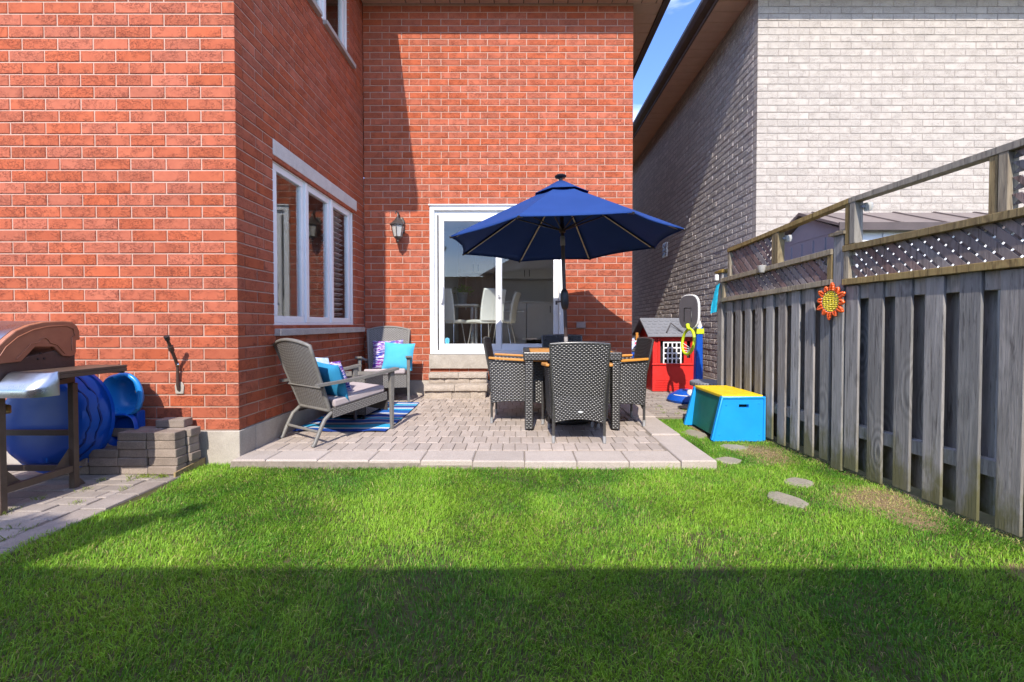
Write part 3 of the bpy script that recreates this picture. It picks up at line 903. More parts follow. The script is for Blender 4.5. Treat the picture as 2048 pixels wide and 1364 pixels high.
# ---- sliding patio door ---------------------------------------------------------
door = thing_part('sliding_door', house)
dx0, dx1, dz0, dz1 = -1.237, 0.603, 0.645, 2.68
mb = MB()
fy0, fy1 = Y2 - 0.012, Y2 + 0.10
mb.box(dx0, dx0 + 0.062, fy0, fy1, dz0, dz1); mb.box(dx1 - 0.062, dx1, fy0, fy1, dz0, dz1)
mb.box(dx0 + 0.0625, dx1 - 0.0625, fy0, fy1, dz1 - 0.062, dz1)
mb.box(dx0 + 0.0625, dx1 - 0.0625, fy0 - 0.03, fy1, dz0, dz0 + 0.048)
mb.box(dx0 + 0.063, dx0 + 0.095, Y2 + 0.03, fy1 - .001, dz0 + 0.049, dz1 - 0.063)
mb.box(dx0 + 0.096, dx1 - 0.063, Y2 + 0.03, fy1 - .001, dz1 - 0.12, dz1 - 0.063)
part('frame', mb, 'white', door, world=True, bevel=0.005)
def leaf(x0, x1, y0, y1, name):
    z0, z1 = dz0 + 0.05, dz1 - 0.122
    st, tr, br = 0.072, 0.085, 0.09
    d = MB()
    d.box(x0, x0 + st, y0, y1, z0, z1); d.box(x1 - st, x1, y0, y1, z0, z1)
    d.box(x0 + st, x1 - st, y0, y1, z1 - tr, z1); d.box(x0 + st, x1 - st, y0, y1, z0, z0 + br)
    part('sash', d, 'white', door, world=True, bevel=0.005)
    g = MB().box(x0 + st - 0.004, x1 - st + 0.004, (y0 + y1) / 2 - 0.004, (y0 + y1) / 2 + 0.004, z0 + br - 0.004, z1 - tr + 0.004)
    part('pane', g, 'glass', door, world=True)
leaf(-1.118, -0.262, Y2 + 0.012, Y2 + 0.050, 'a')
leaf(-0.322, 0.536, Y2 + 0.056, Y2 + 0.096, 'b')
hd = MB().tube([(-1.083, Y2 + 0.012, 1.62), (-1.065, Y2 - 0.03, 1.60), (-1.058, Y2 - 0.038, 1.52), (-1.058, Y2 - 0.038, 1.44), (-1.065, Y2 - 0.03, 1.36), (-1.083, Y2 + 0.012, 1.34)], 0.010, 8)
part('handle', hd, 'white', door, world=True, smooth=60)
lk = MB().box(-0.305, -0.28, Y2 - 0.006, Y2 + 0.011, 1.46, 1.60)
part('latch', lk, 'white', door, world=True, bevel=0.004)
part('latch', MB().box(-0.300, -0.27, Y2 - 0.004, Y2 + 0.011, 1.41, 1.44), 'greyplastic', door, world=True)
a = [(-1.035, 0.86), (-1.006, 0.872), (-0.977, 0.86), (-0.977, 0.81), (-0.986, 0.785), (-1.006, 0.768), (-1.026, 0.785), (-1.035, 0.81)]
part('sticker', MB().prism([(p[0], Y2 + 0.024, p[1]) for p in a], [(p[0], Y2 + 0.0255, p[1]) for p in a]), 'sticker', door, world=True)
a = [(-1.020, 0.845), (-1.006, 0.851), (-0.992, 0.845), (-0.992, 0.815), (-1.006, 0.795), (-1.020, 0.815)]
part('sticker_mark', MB().prism([(p[0], Y2 + 0.0225, p[1]) for p in a], [(p[0], Y2 + 0.0236, p[1]) for p in a]), 'pillowblue', door, world=True)
mb = MB()
mb.box(dx0 - 0.012, dx1 + 0.012, Y2 - 0.035, Y2 - 0.013, dz1 - 0.001, dz1 + 0.014)
part('drip_cap', mb, 'white', door, world=True)
# limestone threshold under the door
def rough_block(x0, x1, y0, y1, z0, z1, amp=0.006, n=10, seed=0, lip=0.0):
    """split stone block: the front face bulges unevenly"""
    r_ = random.Random(seed)
    nz_ = 3
    def P(u, v):
        e = 0 if (u in (0.0, 1.0) or v in (0.0, 1.0)) else 1
        return (x0 + (x1 - x0) * u, y0 + r_.uniform(-amp, amp) - amp * e, z0 + (z1 - z0) * v)
    mb = MB().grid(P, n, nz_)
    w = n + 1
    o = len(mb.v)
    bot = [mb.v[i] for i in range(w)]; top = [mb.v[nz_ * w + i] for i in range(w)]
    mb.v += [(p[0], y1, z0) for p in bot] + [(p[0], y1, z1) for p in top]
    for i in range(n):
        mb.f.append((o + i, o + i + 1, i + 1, i))
        mb.f.append((nz_ * w + i, nz_ * w + i + 1, o + w + i + 1, o + w + i))
    for j in range(nz_):
        pass
    mb.f.append(tuple([j * w for j in range(nz_ + 1)] + [o + w, o]))
    mb.f.append(tuple([j * w + n for j in range(nz_, -1, -1)] + [o + n, o + w + n]))
    return mb
part('threshold', rough_block(-1.245, 0.615, Y2 - 0.045, Y2 + 0.12, 0.452, 0.640, 0.005, 26, 5), 'ledge', house, world=True, smooth=40)
mb = MB().box(0.775, 0.90, Y2 - 0.028, Y2 - 0.001, 1.005, 1.085)
part('cover_plate', mb, 'paintedbrick', house, world=True, bevel=0.006)

# ---- garden steps ---------------------------------------------------------------
steps = thing('garden_steps', 'low grey split stone steps leading up to the sliding door', 'steps', (-0.83, 5.95, 0))
zs_ = zp(5.8)
sd = 0
for (xa, xb, ya, yb, za, zb) in [(-1.255, -0.895, 5.785, 6.085, zs_ - .03, 0.185), (-0.890, -0.655, 5.79, 6.085, zs_ - .03, 0.183), (-0.650, -0.455, 5.78, 6.085, zs_ - .03, 0.185),
                                 (-1.250, -0.855, 5.745, 6.086, 0.190, 0.262), (-0.850, -0.430, 5.75, 6.086, 0.189, 0.264),
                                 (-1.230, -1.02, 5.965, 6.087, 0.266, 0.333), (-1.015, -0.68, 5.96, 6.087, 0.266, 0.332), (-0.675, -0.44, 5.965, 6.087, 0.266, 0.333),
                                 (-1.225, -0.832, 5.925, 6.088, 0.336, 0.404), (-0.827, -0.440, 5.93, 6.088, 0.336, 0.406)]:
    sd += 1
    part('step_block', rough_block(xa, xb, ya, yb, za, zb, 0.006, 8, sd), 'stepstone', steps, world=True, smooth=40)

# ---- neighbouring house ------------------------------------------------------------
XN, YN, ZN = 3.05, 5.75, 5.36
nb = thing('neighbour_house', 'cream and grey brick neighbouring house behind the fence with brown soffit', 'house', (XN, YN, 0))
specs = [
    dict(mat='nbrick', mortar='nmortar', ch=0.003, jut=0.0015, wall=Wall((XN, YN), (1, 0), 0, False), t_end=6.2, z0=0.2, z1=ZN, own=lambda r: True, half=True, holes=[]),
    dict(mat='nbrick_side', mortar='nmortar', ch=0.009, jut=0.0035, jv=0.008, wall=Wall((XN, YN), (0, 1), R(-90), True), t_end=8.2, z0=0.2, z1=ZN, own=lambda r: False, t0=0.101, half=True, holes=[]),
]
build_walls(nb, specs, 300, 'brickwork')
part('foundation', MB().box(XN - 0.01, XN + 6.2, YN - 0.012, YN + 8.2, -0.1, 0.198), 'concrete', nb, world=True, bevel=0.006)
part('wall', MB().box(XN + 0.11, XN + 6.2, YN + 8.1, YN + 8.2, 0.2, ZN).box(XN + 6.1, XN + 6.2, YN + .11, YN + 8.09, 0.2, ZN), 'nbrick', nb, world=True)
soffit_run(nb, 'nsoffit', XN - 0.42, XN + 0.02, YN - 0.40, YN + 8.3, ZN, 'y', 0.21)
soffit_run(nb, 'nsoffit', XN + 0.021, XN + 6.6, YN - 0.40, YN + 0.02, ZN, 'x', 0.21)
mb = MB()
mb.box(XN - 0.445, XN - 0.421, YN - 0.42, YN + 8.3, ZN - 0.02, ZN + 0.15)
mb.prism([(XN - 0.446, YN - 0.42, ZN + 0.02), (XN - 0.52, YN - 0.42, ZN + 0.05), (XN - 0.56, YN - 0.42, ZN + 0.10), (XN - 0.565, YN - 0.42, ZN + 0.14), (XN - 0.446, YN - 0.42, ZN + 0.14)][::-1],
         [(XN - 0.446, YN + 8.3, ZN + 0.02), (XN - 0.52, YN + 8.3, ZN + 0.05), (XN - 0.56, YN + 8.3, ZN + 0.10), (XN - 0.565, YN + 8.3, ZN + 0.14), (XN - 0.446, YN + 8.3, ZN + 0.14)][::-1])
mb.box(XN - 0.42, XN + 6.6, YN - 0.42, YN - 0.401, ZN - 0.02, ZN + 0.15)
part('gutter', mb, 'fascia', nb, world=True)
part('roof', hip(XN - 0.45, XN + 6.7, YN - 0.43, YN + 8.5, ZN + 0.145, 2.0), 'roof', nb, world=True)
v = thing_part('wall_vent', nb)
mb = MB().box(XN - 0.03, XN - 0.001, 9.16, 9.42, 2.45, 2.76)
part('vent_frame', mb, 'offwhite', v, world=True, bevel=0.006)
for k in range(3):
    z = 2.49 + 0.085 * k
    part('louvre', MB().hexa([(XN - 0.055, 9.19, z), (XN - 0.031, 9.19, z + .05), (XN - 0.031, 9.39, z + .05), (XN - 0.055, 9.39, z), (XN - 0.05, 9.19, z + .012), (XN - 0.031, 9.19, z + .065), (XN - 0.031, 9.39, z + .065), (XN - 0.05, 9.39, z + .012)]), 'greyplastic', v, world=True)

# ---- side fence -------------------------------------------------------------------
TH = math.atan2(1, -0.109)
fence = thing('board_fence', 'weathered grey board fence with lattice and open rail frame along the lawn', 'fence', (2.445, 2.149, 0), TH)
def U(y): return (y - 2.149) * 1.006
def fb(name, u0, u1, y0, y1, z0, z1, m, tilt=0.0, z0b=None, z1b=None, bevel=0.003, parent=None):
    """fence piece: u along the fence, y towards the lawn"""
    z0b = z0 if z0b is None else z0b; z1b = z1 if z1b is None else z1b
    mb = MB().hexa([(u0, y0, z0), (u1, y0, z0b), (u1, y1, z0b), (u0, y1, z0), (u0, y0, z1), (u1, y0, z1b), (u1, y1, z1b), (u0, y1, z1)])
    cu, cz = (u0 + u1) / 2, 0.0
    mb.v = [(p[0] - cu, p[1] - y0, p[2]) for p in mb.v]
    return part(name, mb, m, parent or fence, bevel=bevel, loc=(cu, y0, 0), rot=(0, tilt, 0))
def rect_slats(u0, u1, z0a, z0b, z1a, z1b, y, pitch, w, name='slat'):
    """two crossed layers of lath clipped to the opening"""
    zb = lambda u: z0a + (z0b - z0a) * (u - u0) / (u1 - u0)
    zt = lambda u: z1a + (z1b - z1a) * (u - u0) / (u1 - u0)
    for layer, sg in ((0, 1), (1, -1)):
        yy = y - layer * 0.009
        span = (u1 - u0) + 0.5
        k = 0
        c = u0 - 0.5 if sg > 0 else u0
        while c < u1 + (0.0 if sg > 0 else 0.5):
            # centre line: u = c + s*h, clipped
            pts = []
            hmin, hmax = 0.0, 0.6
            zmin = min(z0a, z0b)
            lo = []; n = 60
            for i in range(n + 1):
                h = 0.55 * i / n
                u = c + sg * h
                if u0 <= u <= u1 and zb(u) <= zmin + h <= zt(u): lo.append(h)
            if len(lo) > 2 and lo[-1] - lo[0] > 0.02:
                a, b = lo[0] - 0.008, lo[-1] + 0.008
                hw = w / 2 * math.sqrt(2)
                q = [(c + sg * a - hw, zmin + a), (c + sg * a + hw, zmin + a), (c + sg * b + hw, zmin + b), (c + sg * b - hw, zmin + b)]
                q = [(min(max(p[0], u0 - 0.012), u1 + 0.012), p[1]) for p in q]
                mb = MB().prism([(p[0] - c, -0.004, p[1]) for p in q], [(p[0] - c, 0.004, p[1]) for p in q])
                part(name, mb, 'lattice', fence, loc=(c, yy, 0))
            c += pitch
# boards facing the lawn, first the panel in front, then the drooping panel by the passage
for k in range(-14, 6):
    yn = 2.308 + 0.1835 * k
    ya, yb = yn + 0.012, yn + 0.116
    if yb > 3.17: continue
    fb('board', U(ya), U(yb), 0.0, 0.018, random.uniform(0.015, 0.04), 1.335 + random.uniform(-.012, .004), 'fence', random.uniform(-.004, .004))
    fb('board', U(ya) - 0.010, U(yb) + 0.012, -0.085, -0.067, random.uniform(0.02, 0.05), 1.33, 'fence', random.uniform(-.004, .004))
for k in range(10):
    yn = 3.285 + 0.156 * k
    if yn + 0.108 > 4.70: continue
    zt = 1.345 - (yn - 3.285) / 1.45 * 0.058
    fb('board', U(yn) + .008, U(yn + 0.098), 0.0, 0.018, random.uniform(0.015, 0.04), zt + random.uniform(-.012, .002), 'fence', random.uniform(-.004, .004))
    fb('board', U(yn) + 0.02, U(yn + 0.108) + 0.02, -0.085, -0.067, random.uniform(0.02, 0.05), zt - .01, 'fence', random.uniform(-.004, .004))
# rails behind the boards
P1 = U(3.215)
for (a, b) in ((-2.6, P1 - 0.05), (P1 + 0.05, U(4.69))):
    lo_ = 0.0 if a < 0 else 0.06
    fb('rail', a, b, -0.060, -0.002, 0.27, 0.355, 'fence')
    fb('rail', a, b, -0.060, -0.002, 1.235, 1.334 + .5 * (lo_ > 0) * .02, 'fence', 0, 1.235 - lo_, 1.334 - lo_ + (lo_ > 0) * .016)
# lattice panels: bottom rail, top cap rail, side stiles, laths
def lat_panel(a, b, zb0, zb1, zt0, zt1):
    fb('rail', a, b, -0.03, 0.045, zb0, zb0 + 0.042, 'fencebrown', 0, zb1, zb1 + 0.042)
    fb('rail', a, b, -0.03, 0.045, zt0 - 0.042, zt0, 'fencebrown', 0, zt1 - 0.042, zt1)
    fb('stile', a + .002, a + 0.045, -0.022, 0.035, zb0 + 0.043, zt0 - 0.043, 'fencebrown', 0, zb0 + .043 + (zb1 - zb0) * .03, zt0 - .043 + (zt1 - zt0) * .03)
    fb('stile', b - 0.045, b - .002, -0.022, 0.035, zb1 + 0.043, zt1 - 0.043, 'fencebrown')
    rect_slats(a + 0.046, b - 0.046, zb0 + 0.04, zb1 + 0.04, zt0 - 0.04, zt1 - 0.04, 0.008, 0.078, 0.040)
lat_panel(P1 - 2.30, P1 - 0.05, 1.336, 1.336, 1.625, 1.615)
lat_panel(P1 + 0.05, U(4.70), 1.348, 1.292, 1.612, 1.542)
# posts with caps
for u, h, w_ in ((P1, 1.70, 0.09), (U(4.745), 1.605, 0.085), (P1 - 2.36, 1.70, 0.09)):
    p = fb('post', u - w_ / 2, u + w_ / 2, -0.065, 0.028, 0.0, h, 'fence', bevel=0.004)
    cp = MB().prism([(-0.065, -0.022, h), (0.065, -0.022, h), (0.065, 0.116, h), (-0.065, 0.116, h)], [(-0.065, -0.022, h + .022), (0.065, -0.022, h + .022), (0.065, 0.116, h + .022), (-0.065, 0.116, h + .022)])
    cp.prism([(-0.05, -0.006, h + .0225), (0.05, -0.006, h + .0225), (0.05, 0.10, h + .0225), (-0.05, 0.10, h + .0225)], [(-0.03, 0.02, h + .04), (0.03, 0.02, h + .04), (0.03, 0.075, h + .04), (-0.03, 0.075, h + .04)])
    part('post_cap', cp, 'fencebrown', p)
# open frame added on top: uprights, top rail, two small lattice infills
for yv, zt, zb in ((3.888, 1.875, 1.585), (3.12, 1.928, 1.62), (2.246, 1.94, 1.62), (0.95, 1.955, 1.62)):
    u = U(yv)
    fb('upright', u - 0.045, u - 0.003, -0.03, 0.035, zb, zt, 'fencebrown')
    fb('upright', u + 0.003, u + 0.040, -0.026, 0.031, zb, zt, 'fencebrown')
fb('rail', U(4.60), U(3.13), -0.028, 0.038, 1.80, 1.838, 'fencebrown', 0, 1.905, 1.943)
fb('rail', U(3.127), U(0.85), -0.028, 0.038, 1.905, 1.943, 'fencebrown', 0, 1.925, 1.965)
fb('upright', U(4.60) - 0.04, U(4.60), -0.026, 0.031, 1.55, 1.799, 'fencebrown')
rect_slats(U(3.95), U(4.56), 1.59, 1.56, 1.845, 1.80, 0.006, 0.078, 0.040)
rect_slats(U(0.98), U(2.19), 1.62, 1.62, 1.925, 1.915, 0.006, 0.078, 0.040)

# ---- back fence behind the camera (its shadow lies across the lawn) -------------------
rear = thing('rear_fence', 'tall board fence behind the photographer that shades the near lawn', 'fence', (0, -0.9, 0))
ZT = 2.455
for k in range(-30, 24):
    x = 0.14 * k
    part('board', MB().box(x - .004, x + 0.138, 0.0 + 0.003 * (k % 2), 0.018 + 0.003 * (k % 2), 0.02, ZT - 0.045), 'fence', rear)
part('rail', MB().box(-4.2, 3.36, -0.02, 0.06, ZT - 0.044, ZT), 'fencebrown', rear)
part('rail', MB().box(-4.2, 3.36, -0.045, -0.001, 0.4, 0.49), 'fencebrown', rear)
part('rail', MB().box(-4.2, 3.36, -0.045, -0.001, 1.8, 1.89), 'fencebrown', rear)

# ---- neighbour's shed ---------------------------------------------------------------
shed = thing('garden_shed', 'grey metal garden shed with low brown gable roof behind the fence', 'shed', (3.9, 4.6, 0))
sx0, sx1, sy0, sy1, zh = 2.98, 5.2, 4.10, 5.10, 1.93
part('wall', MB().box(sx0, sx0 + 0.02, sy0, sy1, 0, zh), 'shedwall', shed, world=True)
part('wall', MB().box(sx0 + 0.021, sx1, sy0, sy0 + 0.02, 0, zh), 'shedwhite', shed, world=True)
part('wall', MB().box(sx0 + 0.021, sx1, sy1 - 0.02, sy1, 0, zh).box(sx1 - .02, sx1, sy0 + .021, sy1 - .021, 0, zh), 'shedwall', shed, world=True)
ym = (sy0 + sy1) / 2 + 0.02
part('gable', MB().prism([(sx0 - .004, sy0 - .02, zh), (sx0 - .004, sy1 + .02, zh), (sx0 - .004, ym, zh + 0.23)], [(sx0 + .02, sy0 - .02, zh), (sx0 + .02, sy1 + .02, zh), (sx0 + .02, ym, zh + 0.23)]), 'shedwall', shed, world=True)
for k in range(6):
    y = sy0 + 0.05 + 0.18 * k
    part('wall_rib', MB().box(sx0 - 0.012, sx0 - .001, y, y + 0.022, 0, zh - .03), 'shedwall', shed, world=True)
for k in range(9):
    x = sx0 + 0.12 + 0.24 * k
    part('wall_rib', MB().box(x, x + 0.05, sy0 - 0.012, sy0 - .001, 0, zh - .03), 'shedwhite', shed, world=True)
for sgn, ye in ((-1, sy0 - 0.07), (1, sy1 + 0.07)):
    mb = MB().hexa([(sx0 - 0.09, ye, zh + 0.02), (sx1 + .1, ye, zh + 0.02), (sx1 + .1, ym, zh + 0.255), (sx0 - 0.09, ym, zh + 0.255),
                    (sx0 - 0.09, ye, zh + 0.045), (sx1 + .1, ye, zh + 0.045), (sx1 + .1, ym, zh + 0.285), (sx0 - 0.09, ym, zh + 0.285)])
    part('roof', mb, 'shedroof', shed, world=True)
    for k in range(6):
        x = sx0 + 0.05 + 0.42 * k
        mb = MB().hexa([(x, ye, zh + 0.0455), (x + .03, ye, zh + 0.0455), (x + .03, ym, zh + 0.2855), (x, ym, zh + 0.2855),
                        (x, ye, zh + 0.058), (x + .03, ye, zh + 0.058), (x + .03, ym, zh + 0.298), (x, ym, zh + 0.298)])
        part('roof_rib', mb, 'shedroof', shed, world=True)
part('trim', MB().box(sx0 - 0.095, sx1 + .1, sy0 - 0.085, sy0 - 0.072, zh - 0.02, zh + 0.05), 'shadebrown', shed, world=True)

# ================================================================== THINGS ON THE PATIO
TX, TY = 0.49, 4.55                                   # middle of the dining table
def square_leg(x, y, w0, w1, z0, z1):
    def P(u, v):
        w = w0 + (w1 - w0) * v
        k = u * 4; i = int(min(3, math.floor(k))); f = k - i
        c = [(-1, -1), (1, -1), (1, 1), (-1, 1), (-1, -1)]
        a, b = c[i], c[i + 1]
        return (x + w / 2 * (a[0] + (b[0] - a[0]) * f), y + w / 2 * (a[1] + (b[1] - a[1]) * f), z0 + (z1 - z0) * v)
    return P
def wick(name, P, nu, nv, parent, m='wicker', both=False, lift=0.004, th=0.014, back=None, side=1, res=(10, 10)):
    """a woven panel: a dark core sheet and the strands lying on it"""
    e = 0.01
    def nor(u, v):
        a = Vector(P(min(1, u + e), v)) - Vector(P(max(0, u - e), v)); b = Vector(P(u, min(1, v + e))) - Vector(P(u, max(0, v - e)))
        return a.cross(b).normalized()
    core = MB().slabgrid(P, res[0], res[1], th)
    cp = part(name, core, back or (m + 'back'), parent, smooth=40)
    wv = MB().weave(lambda u, v: Vector(P(u, v)) + nor(u, v) * th / 2 * side, nu, nv, lift, side, 0.12)
    if both: wv.weave(lambda u, v: Vector(P(u, v)) - nor(u, v) * th / 2 * side, nu, nv, lift, -side, 0.12)
    w = part('weave', wv, m, cp, smooth=180)
    w['kind'] = 'stuff'
    return cp

# ---- dining table ----------------------------------------------------------------
tz = zp(4.55)
table = thing('dining_table', 'square black wicker dining table with orange wooden slat top under the umbrella', 'table', (TX, TY, tz))
hw = 0.45
for sx in (-1, 1):
    for sy in (-1, 1):
        lx, ly = sx * (hw - 0.045), sy * (hw - 0.045)
        core = part('leg', MB().add([], []).box(lx - .034, lx + .034, ly - .034, ly + .034, 0.012, 0.66), 'wickerback', table)
        for q, (ax, ay, bx, by) in enumerate(((-1, -1, 1, -1), (1, -1, 1, 1), (1, 1, -1, 1), (-1, 1, -1, -1))):
            wv = MB().weave(lambda u, v: (lx + .036 * (ax + (bx - ax) * u), ly + .036 * (ay + (by - ay) * u), 0.012 + 0.70 * v), 2, 42, 0.007, 1, 0.16)
            if q == 0: allw = wv
            else: allw.add(wv.v, wv.f)
        part('weave', allw, 'wicker', core, smooth=180)['kind'] = 'stuff'
        part('foot', MB().lathe([(0.026, 0), (0.026, 0.012)], 12, (lx, ly, 0)), 'black', table)
for k, (ax, ay, bx, by) in enumerate(((-1, -1, 1, -1), (1, -1, 1, 1), (1, 1, -1, 1), (-1, 1, -1, -1))):
    P = lambda u, v: (hw * (ax + (bx - ax) * u), hw * (ay + (by - ay) * u), 0.655 + 0.065 * v)
    wick('apron', P, 27, 4, table, th=0.012)
mb = MB()
for (x0, x1, y0, y1) in ((-hw - .004, hw + .004, -hw - .004, -hw + .055), (-hw - .004, hw + .004, hw - .055, hw + .004), (-hw - .004, -hw + .055, -hw + .056, hw - .056), (hw - .055, hw + .004, -hw + .056, hw - .056)):
    mb.box(x0, x1, y0, y1, 0.712, 0.727)
part('top_frame', mb, 'wicker', table, bevel=0.004)
n = 8
for k in range(n):
    w = (2 * hw - 0.112) / n
    y0 = -hw + 0.056 + w * k
    part('slat', MB().box(-hw + .058, hw - .058, y0 + .003, y0 + w - .003, 0.708, 0.728 + 0.001 * (k % 2)), 'orangewood', table, bevel=0.003)

# ---- dining chairs ---------------------------------------------------------------
def make_dining_chair(label):
    c = thing('dining_chair', label, 'chair', group='black wicker dining chairs')
    # backrest: outer face looks to -y; reaches far below the seat with an arched lower edge
    def PB(u, v):
        s = 2 * u - 1
        zb = 0.165 + 0.035 * (1 - s * s); zt = 0.835 + 0.012 * (1 - s * s)
        z = zb + (zt - zb) * v
        lean = 0.0 if z < 0.40 else (z - 0.40) * 0.19
        hw_ = 0.205 + 0.04 * max(0, (z - 0.16)) / 0.68
        return (s * hw_, -0.255 - lean - 0.015 * (1 - s * s), z)
    wick('backrest', PB, 13, 44, c, both=True, lift=0.009, res=(10, 16))
    for sx in (-1, 1):
        def PS(u, v, sx=sx):
            w = 2 * u - 1
            zb = 0.20 + 0.03 * (1 - w * w)
            y = -0.265 + 0.52 * u
            zt = 0.635 - 0.03 * u
            bul = 0.03 * math.sin(math.pi * u)
            z = zb + (zt - zb) * v
            return (sx * (0.225 + bul + 0.02 * v), y - 0.02 * v * (1 - u), z)
        wick('side_panel', PS, 13, 25, c, both=True, lift=0.008, side=sx, res=(10, 8))
        # armrest: a flat shaped plank
        pts = []
        for i in range(9):
            u = i / 8
            pts.append((sx * (0.243 + 0.045 * math.sin(math.pi * (0.15 + 0.75 * u))), -0.285 + 0.57 * u))
        mb = MB()
        wd = [0.014, 0.02, 0.024, 0.026, 0.027, 0.028, 0.028, 0.026, 0.016]
        top = [(p[0] - wd[i], p[1], 0.668 - 0.03 * i / 8) for i, p in enumerate(pts)] + [(p[0] + wd[i], p[1], 0.668 - 0.03 * i / 8) for i, p in reversed(list(enumerate(pts)))]
        if sx < 0: pass
        bot = [(p[0], p[1], p[2] - 0.022) for p in top]
        mb.prism(bot, top) if False else mb.prism(top, bot)
        part('armrest', mb, 'orangewood', c, bevel=0.005)
        part('leg', MB().tube([(sx * 0.212, -0.262, 0.32), (sx * 0.214, -0.262, 0.06)], 0.0125, 10), 'wicker', c, smooth=60)
        part('foot', MB().tube([(sx * 0.214, -0.262, 0.06), (sx * 0.214, -0.262, 0.0)], 0.0145, 10), 'footgrey', c, smooth=60)
        part('leg', MB().tube([(sx * 0.235, 0.245, 0.40), (sx * 0.235, 0.248, 0.05)], 0.0125, 10), 'wicker', c, smooth=60)
        part('foot', MB().tube([(sx * 0.235, 0.248, 0.05), (sx * 0.235, 0.248, 0.0)], 0.0145, 10), 'footgrey', c, smooth=60)
        # thin frame tube running up the back edge
        part('back_frame', MB().tube([PB(0.5 + sx * 0.5, t / 8) for t in range(9)], 0.0105, 8), 'wicker', c, smooth=60)
    part('back_frame', MB().tube([PB(t / 8, 1.0) for t in range(9)], 0.0115, 8), 'wicker', c, smooth=60)
    wick('seat', lambda u, v: (-0.215 + 0.43 * u, -0.235 + 0.48 * v, 0.425 + 0.008 * (1 - (2 * u - 1) ** 2)), 13, 28, c, lift=0.004)
    wick('front_apron', lambda u, v: (-0.225 + 0.45 * u, 0.255, 0.22 + 0.03 * (1 - (2 * u - 1) ** 2) + (0.20 - 0.03 * (1 - (2 * u - 1) ** 2)) * v), 13, 12, c, side=-1)
    part('badge', MB().lathe([(0.0001, 0.0), (0.02, 0.0), (0.016, 0.004), (0.0001, 0.004)], 20, (0, 0, 0)), 'label', c, loc=(0.012, -0.288, 0.265), rot=(R(90), 0, 0)).scale = (1.15, 0.5, 1)
    return c
def copy_thing(src, label, loc, rotz):
    r = src.copy(); col.objects.link(r)
    r['label'] = label; r.location = loc; r.rotation_euler = (0, 0, rotz)
    for ch in src.children:
        k = ch.copy(); col.objects.link(k); k.parent = r
        for g in ch.children:
            d = g.copy(); col.objects.link(d); d.parent = k
    return r
ch = make_dining_chair('black wicker dining chair seen from behind in front of the table')
ch.location = (0.505, 3.975, zp(3.9)); ch.rotation_euler = (0, 0, R(-2))
copy_thing(ch, 'black wicker dining chair facing the table, next to the stone steps', (-0.01, 4.61, zp(4.6)), R(-90 - 3))
copy_thing(ch, 'black wicker dining chair facing the table, next to the red playhouse side', (0.935, 4.49, zp(4.5)), R(90 + 2))
copy_thing(ch, 'black wicker dining chair behind the table, in front of the patio door', (0.515, 5.12, zp(5.1)), R(180))

# ---- umbrella -------------------------------------------------------------------
um = thing('patio_umbrella', 'large open navy blue octagonal umbrella standing through the dining table', 'umbrella', (TX + 0.012, TY, tz))
um.rotation_euler = (R(-1.3), R(-1.9), 0)
RR, ZR, ZA = 1.175, 1.835, 2.44
A0 = R(22.5)
def tip(k, r=1.0):
    a = A0 + R(45) * k
    return Vector((RR * r * math.cos(a), RR * r * math.sin(a), ZA + (ZR - ZA) * r))
mb = MB()
NS, NR = 6, 12
ring = []
for j in range(NR + 1):
    r = 0.10 + 0.90 * j / NR
    pts = []
    for k in range(8):
        a, b = tip(k, r), tip(k + 1, r)
        for i in range(NS):
            f = i / NS
            p = a.lerp(b, f)
            sag = math.sin(math.pi * f)
            p.x *= 1 - 0.045 * sag * r; p.y *= 1 - 0.045 * sag * r
            p.z += -0.016 * sag * math.sin(math.pi * min(1, r * 0.9)) + 0.012 * sag * r * r
            pts.append(p)
    ring.append(pts)
nn_ = 8 * NS
for pts in ring: mb.v += [tuple(p) for p in pts]
for j in range(NR):
    for i in range(nn_):
        i2 = (i + 1) % nn_
        mb.f.append((j * nn_ + i, (j + 1) * nn_ + i, (j + 1) * nn_ + i2, j * nn_ + i2))
cn = part('canopy', mb, 'canvas', um, smooth=14)
so = cn.modifiers.new('cloth', 'SOLIDIFY'); so.thickness = 0.004; so.offset = 1
hem = MB()
for k in range(8):
    e = [ring[NR][(k * NS + i) % nn_] for i in range(NS + 1)]
    hem.tube([p + Vector((0, 0, -0.004)) for p in e], 0.0065, 6)
part('hem', hem, 'canvas', cn, smooth=60)
vent = MB()
for (r, z) in ((0.045, ZA + 0.018), (0.15, ZA - 0.045), (0.29, ZA - 0.122)):
    vent.v += [(r * math.cos(A0 + R(45) * k), r * math.sin(A0 + R(45) * k), z) for k in range(8)]
for j in range(2):
    for k in range(8): vent.f.append((j * 8 + k, (j + 1) * 8 + k, (j + 1) * 8 + (k + 1) % 8, j * 8 + (k + 1) % 8))
vo = part('vent_flap', vent, 'canvas', cn, smooth=14)
so = vo.modifiers.new('cloth', 'SOLIDIFY'); so.thickness = 0.004; so.offset = 1
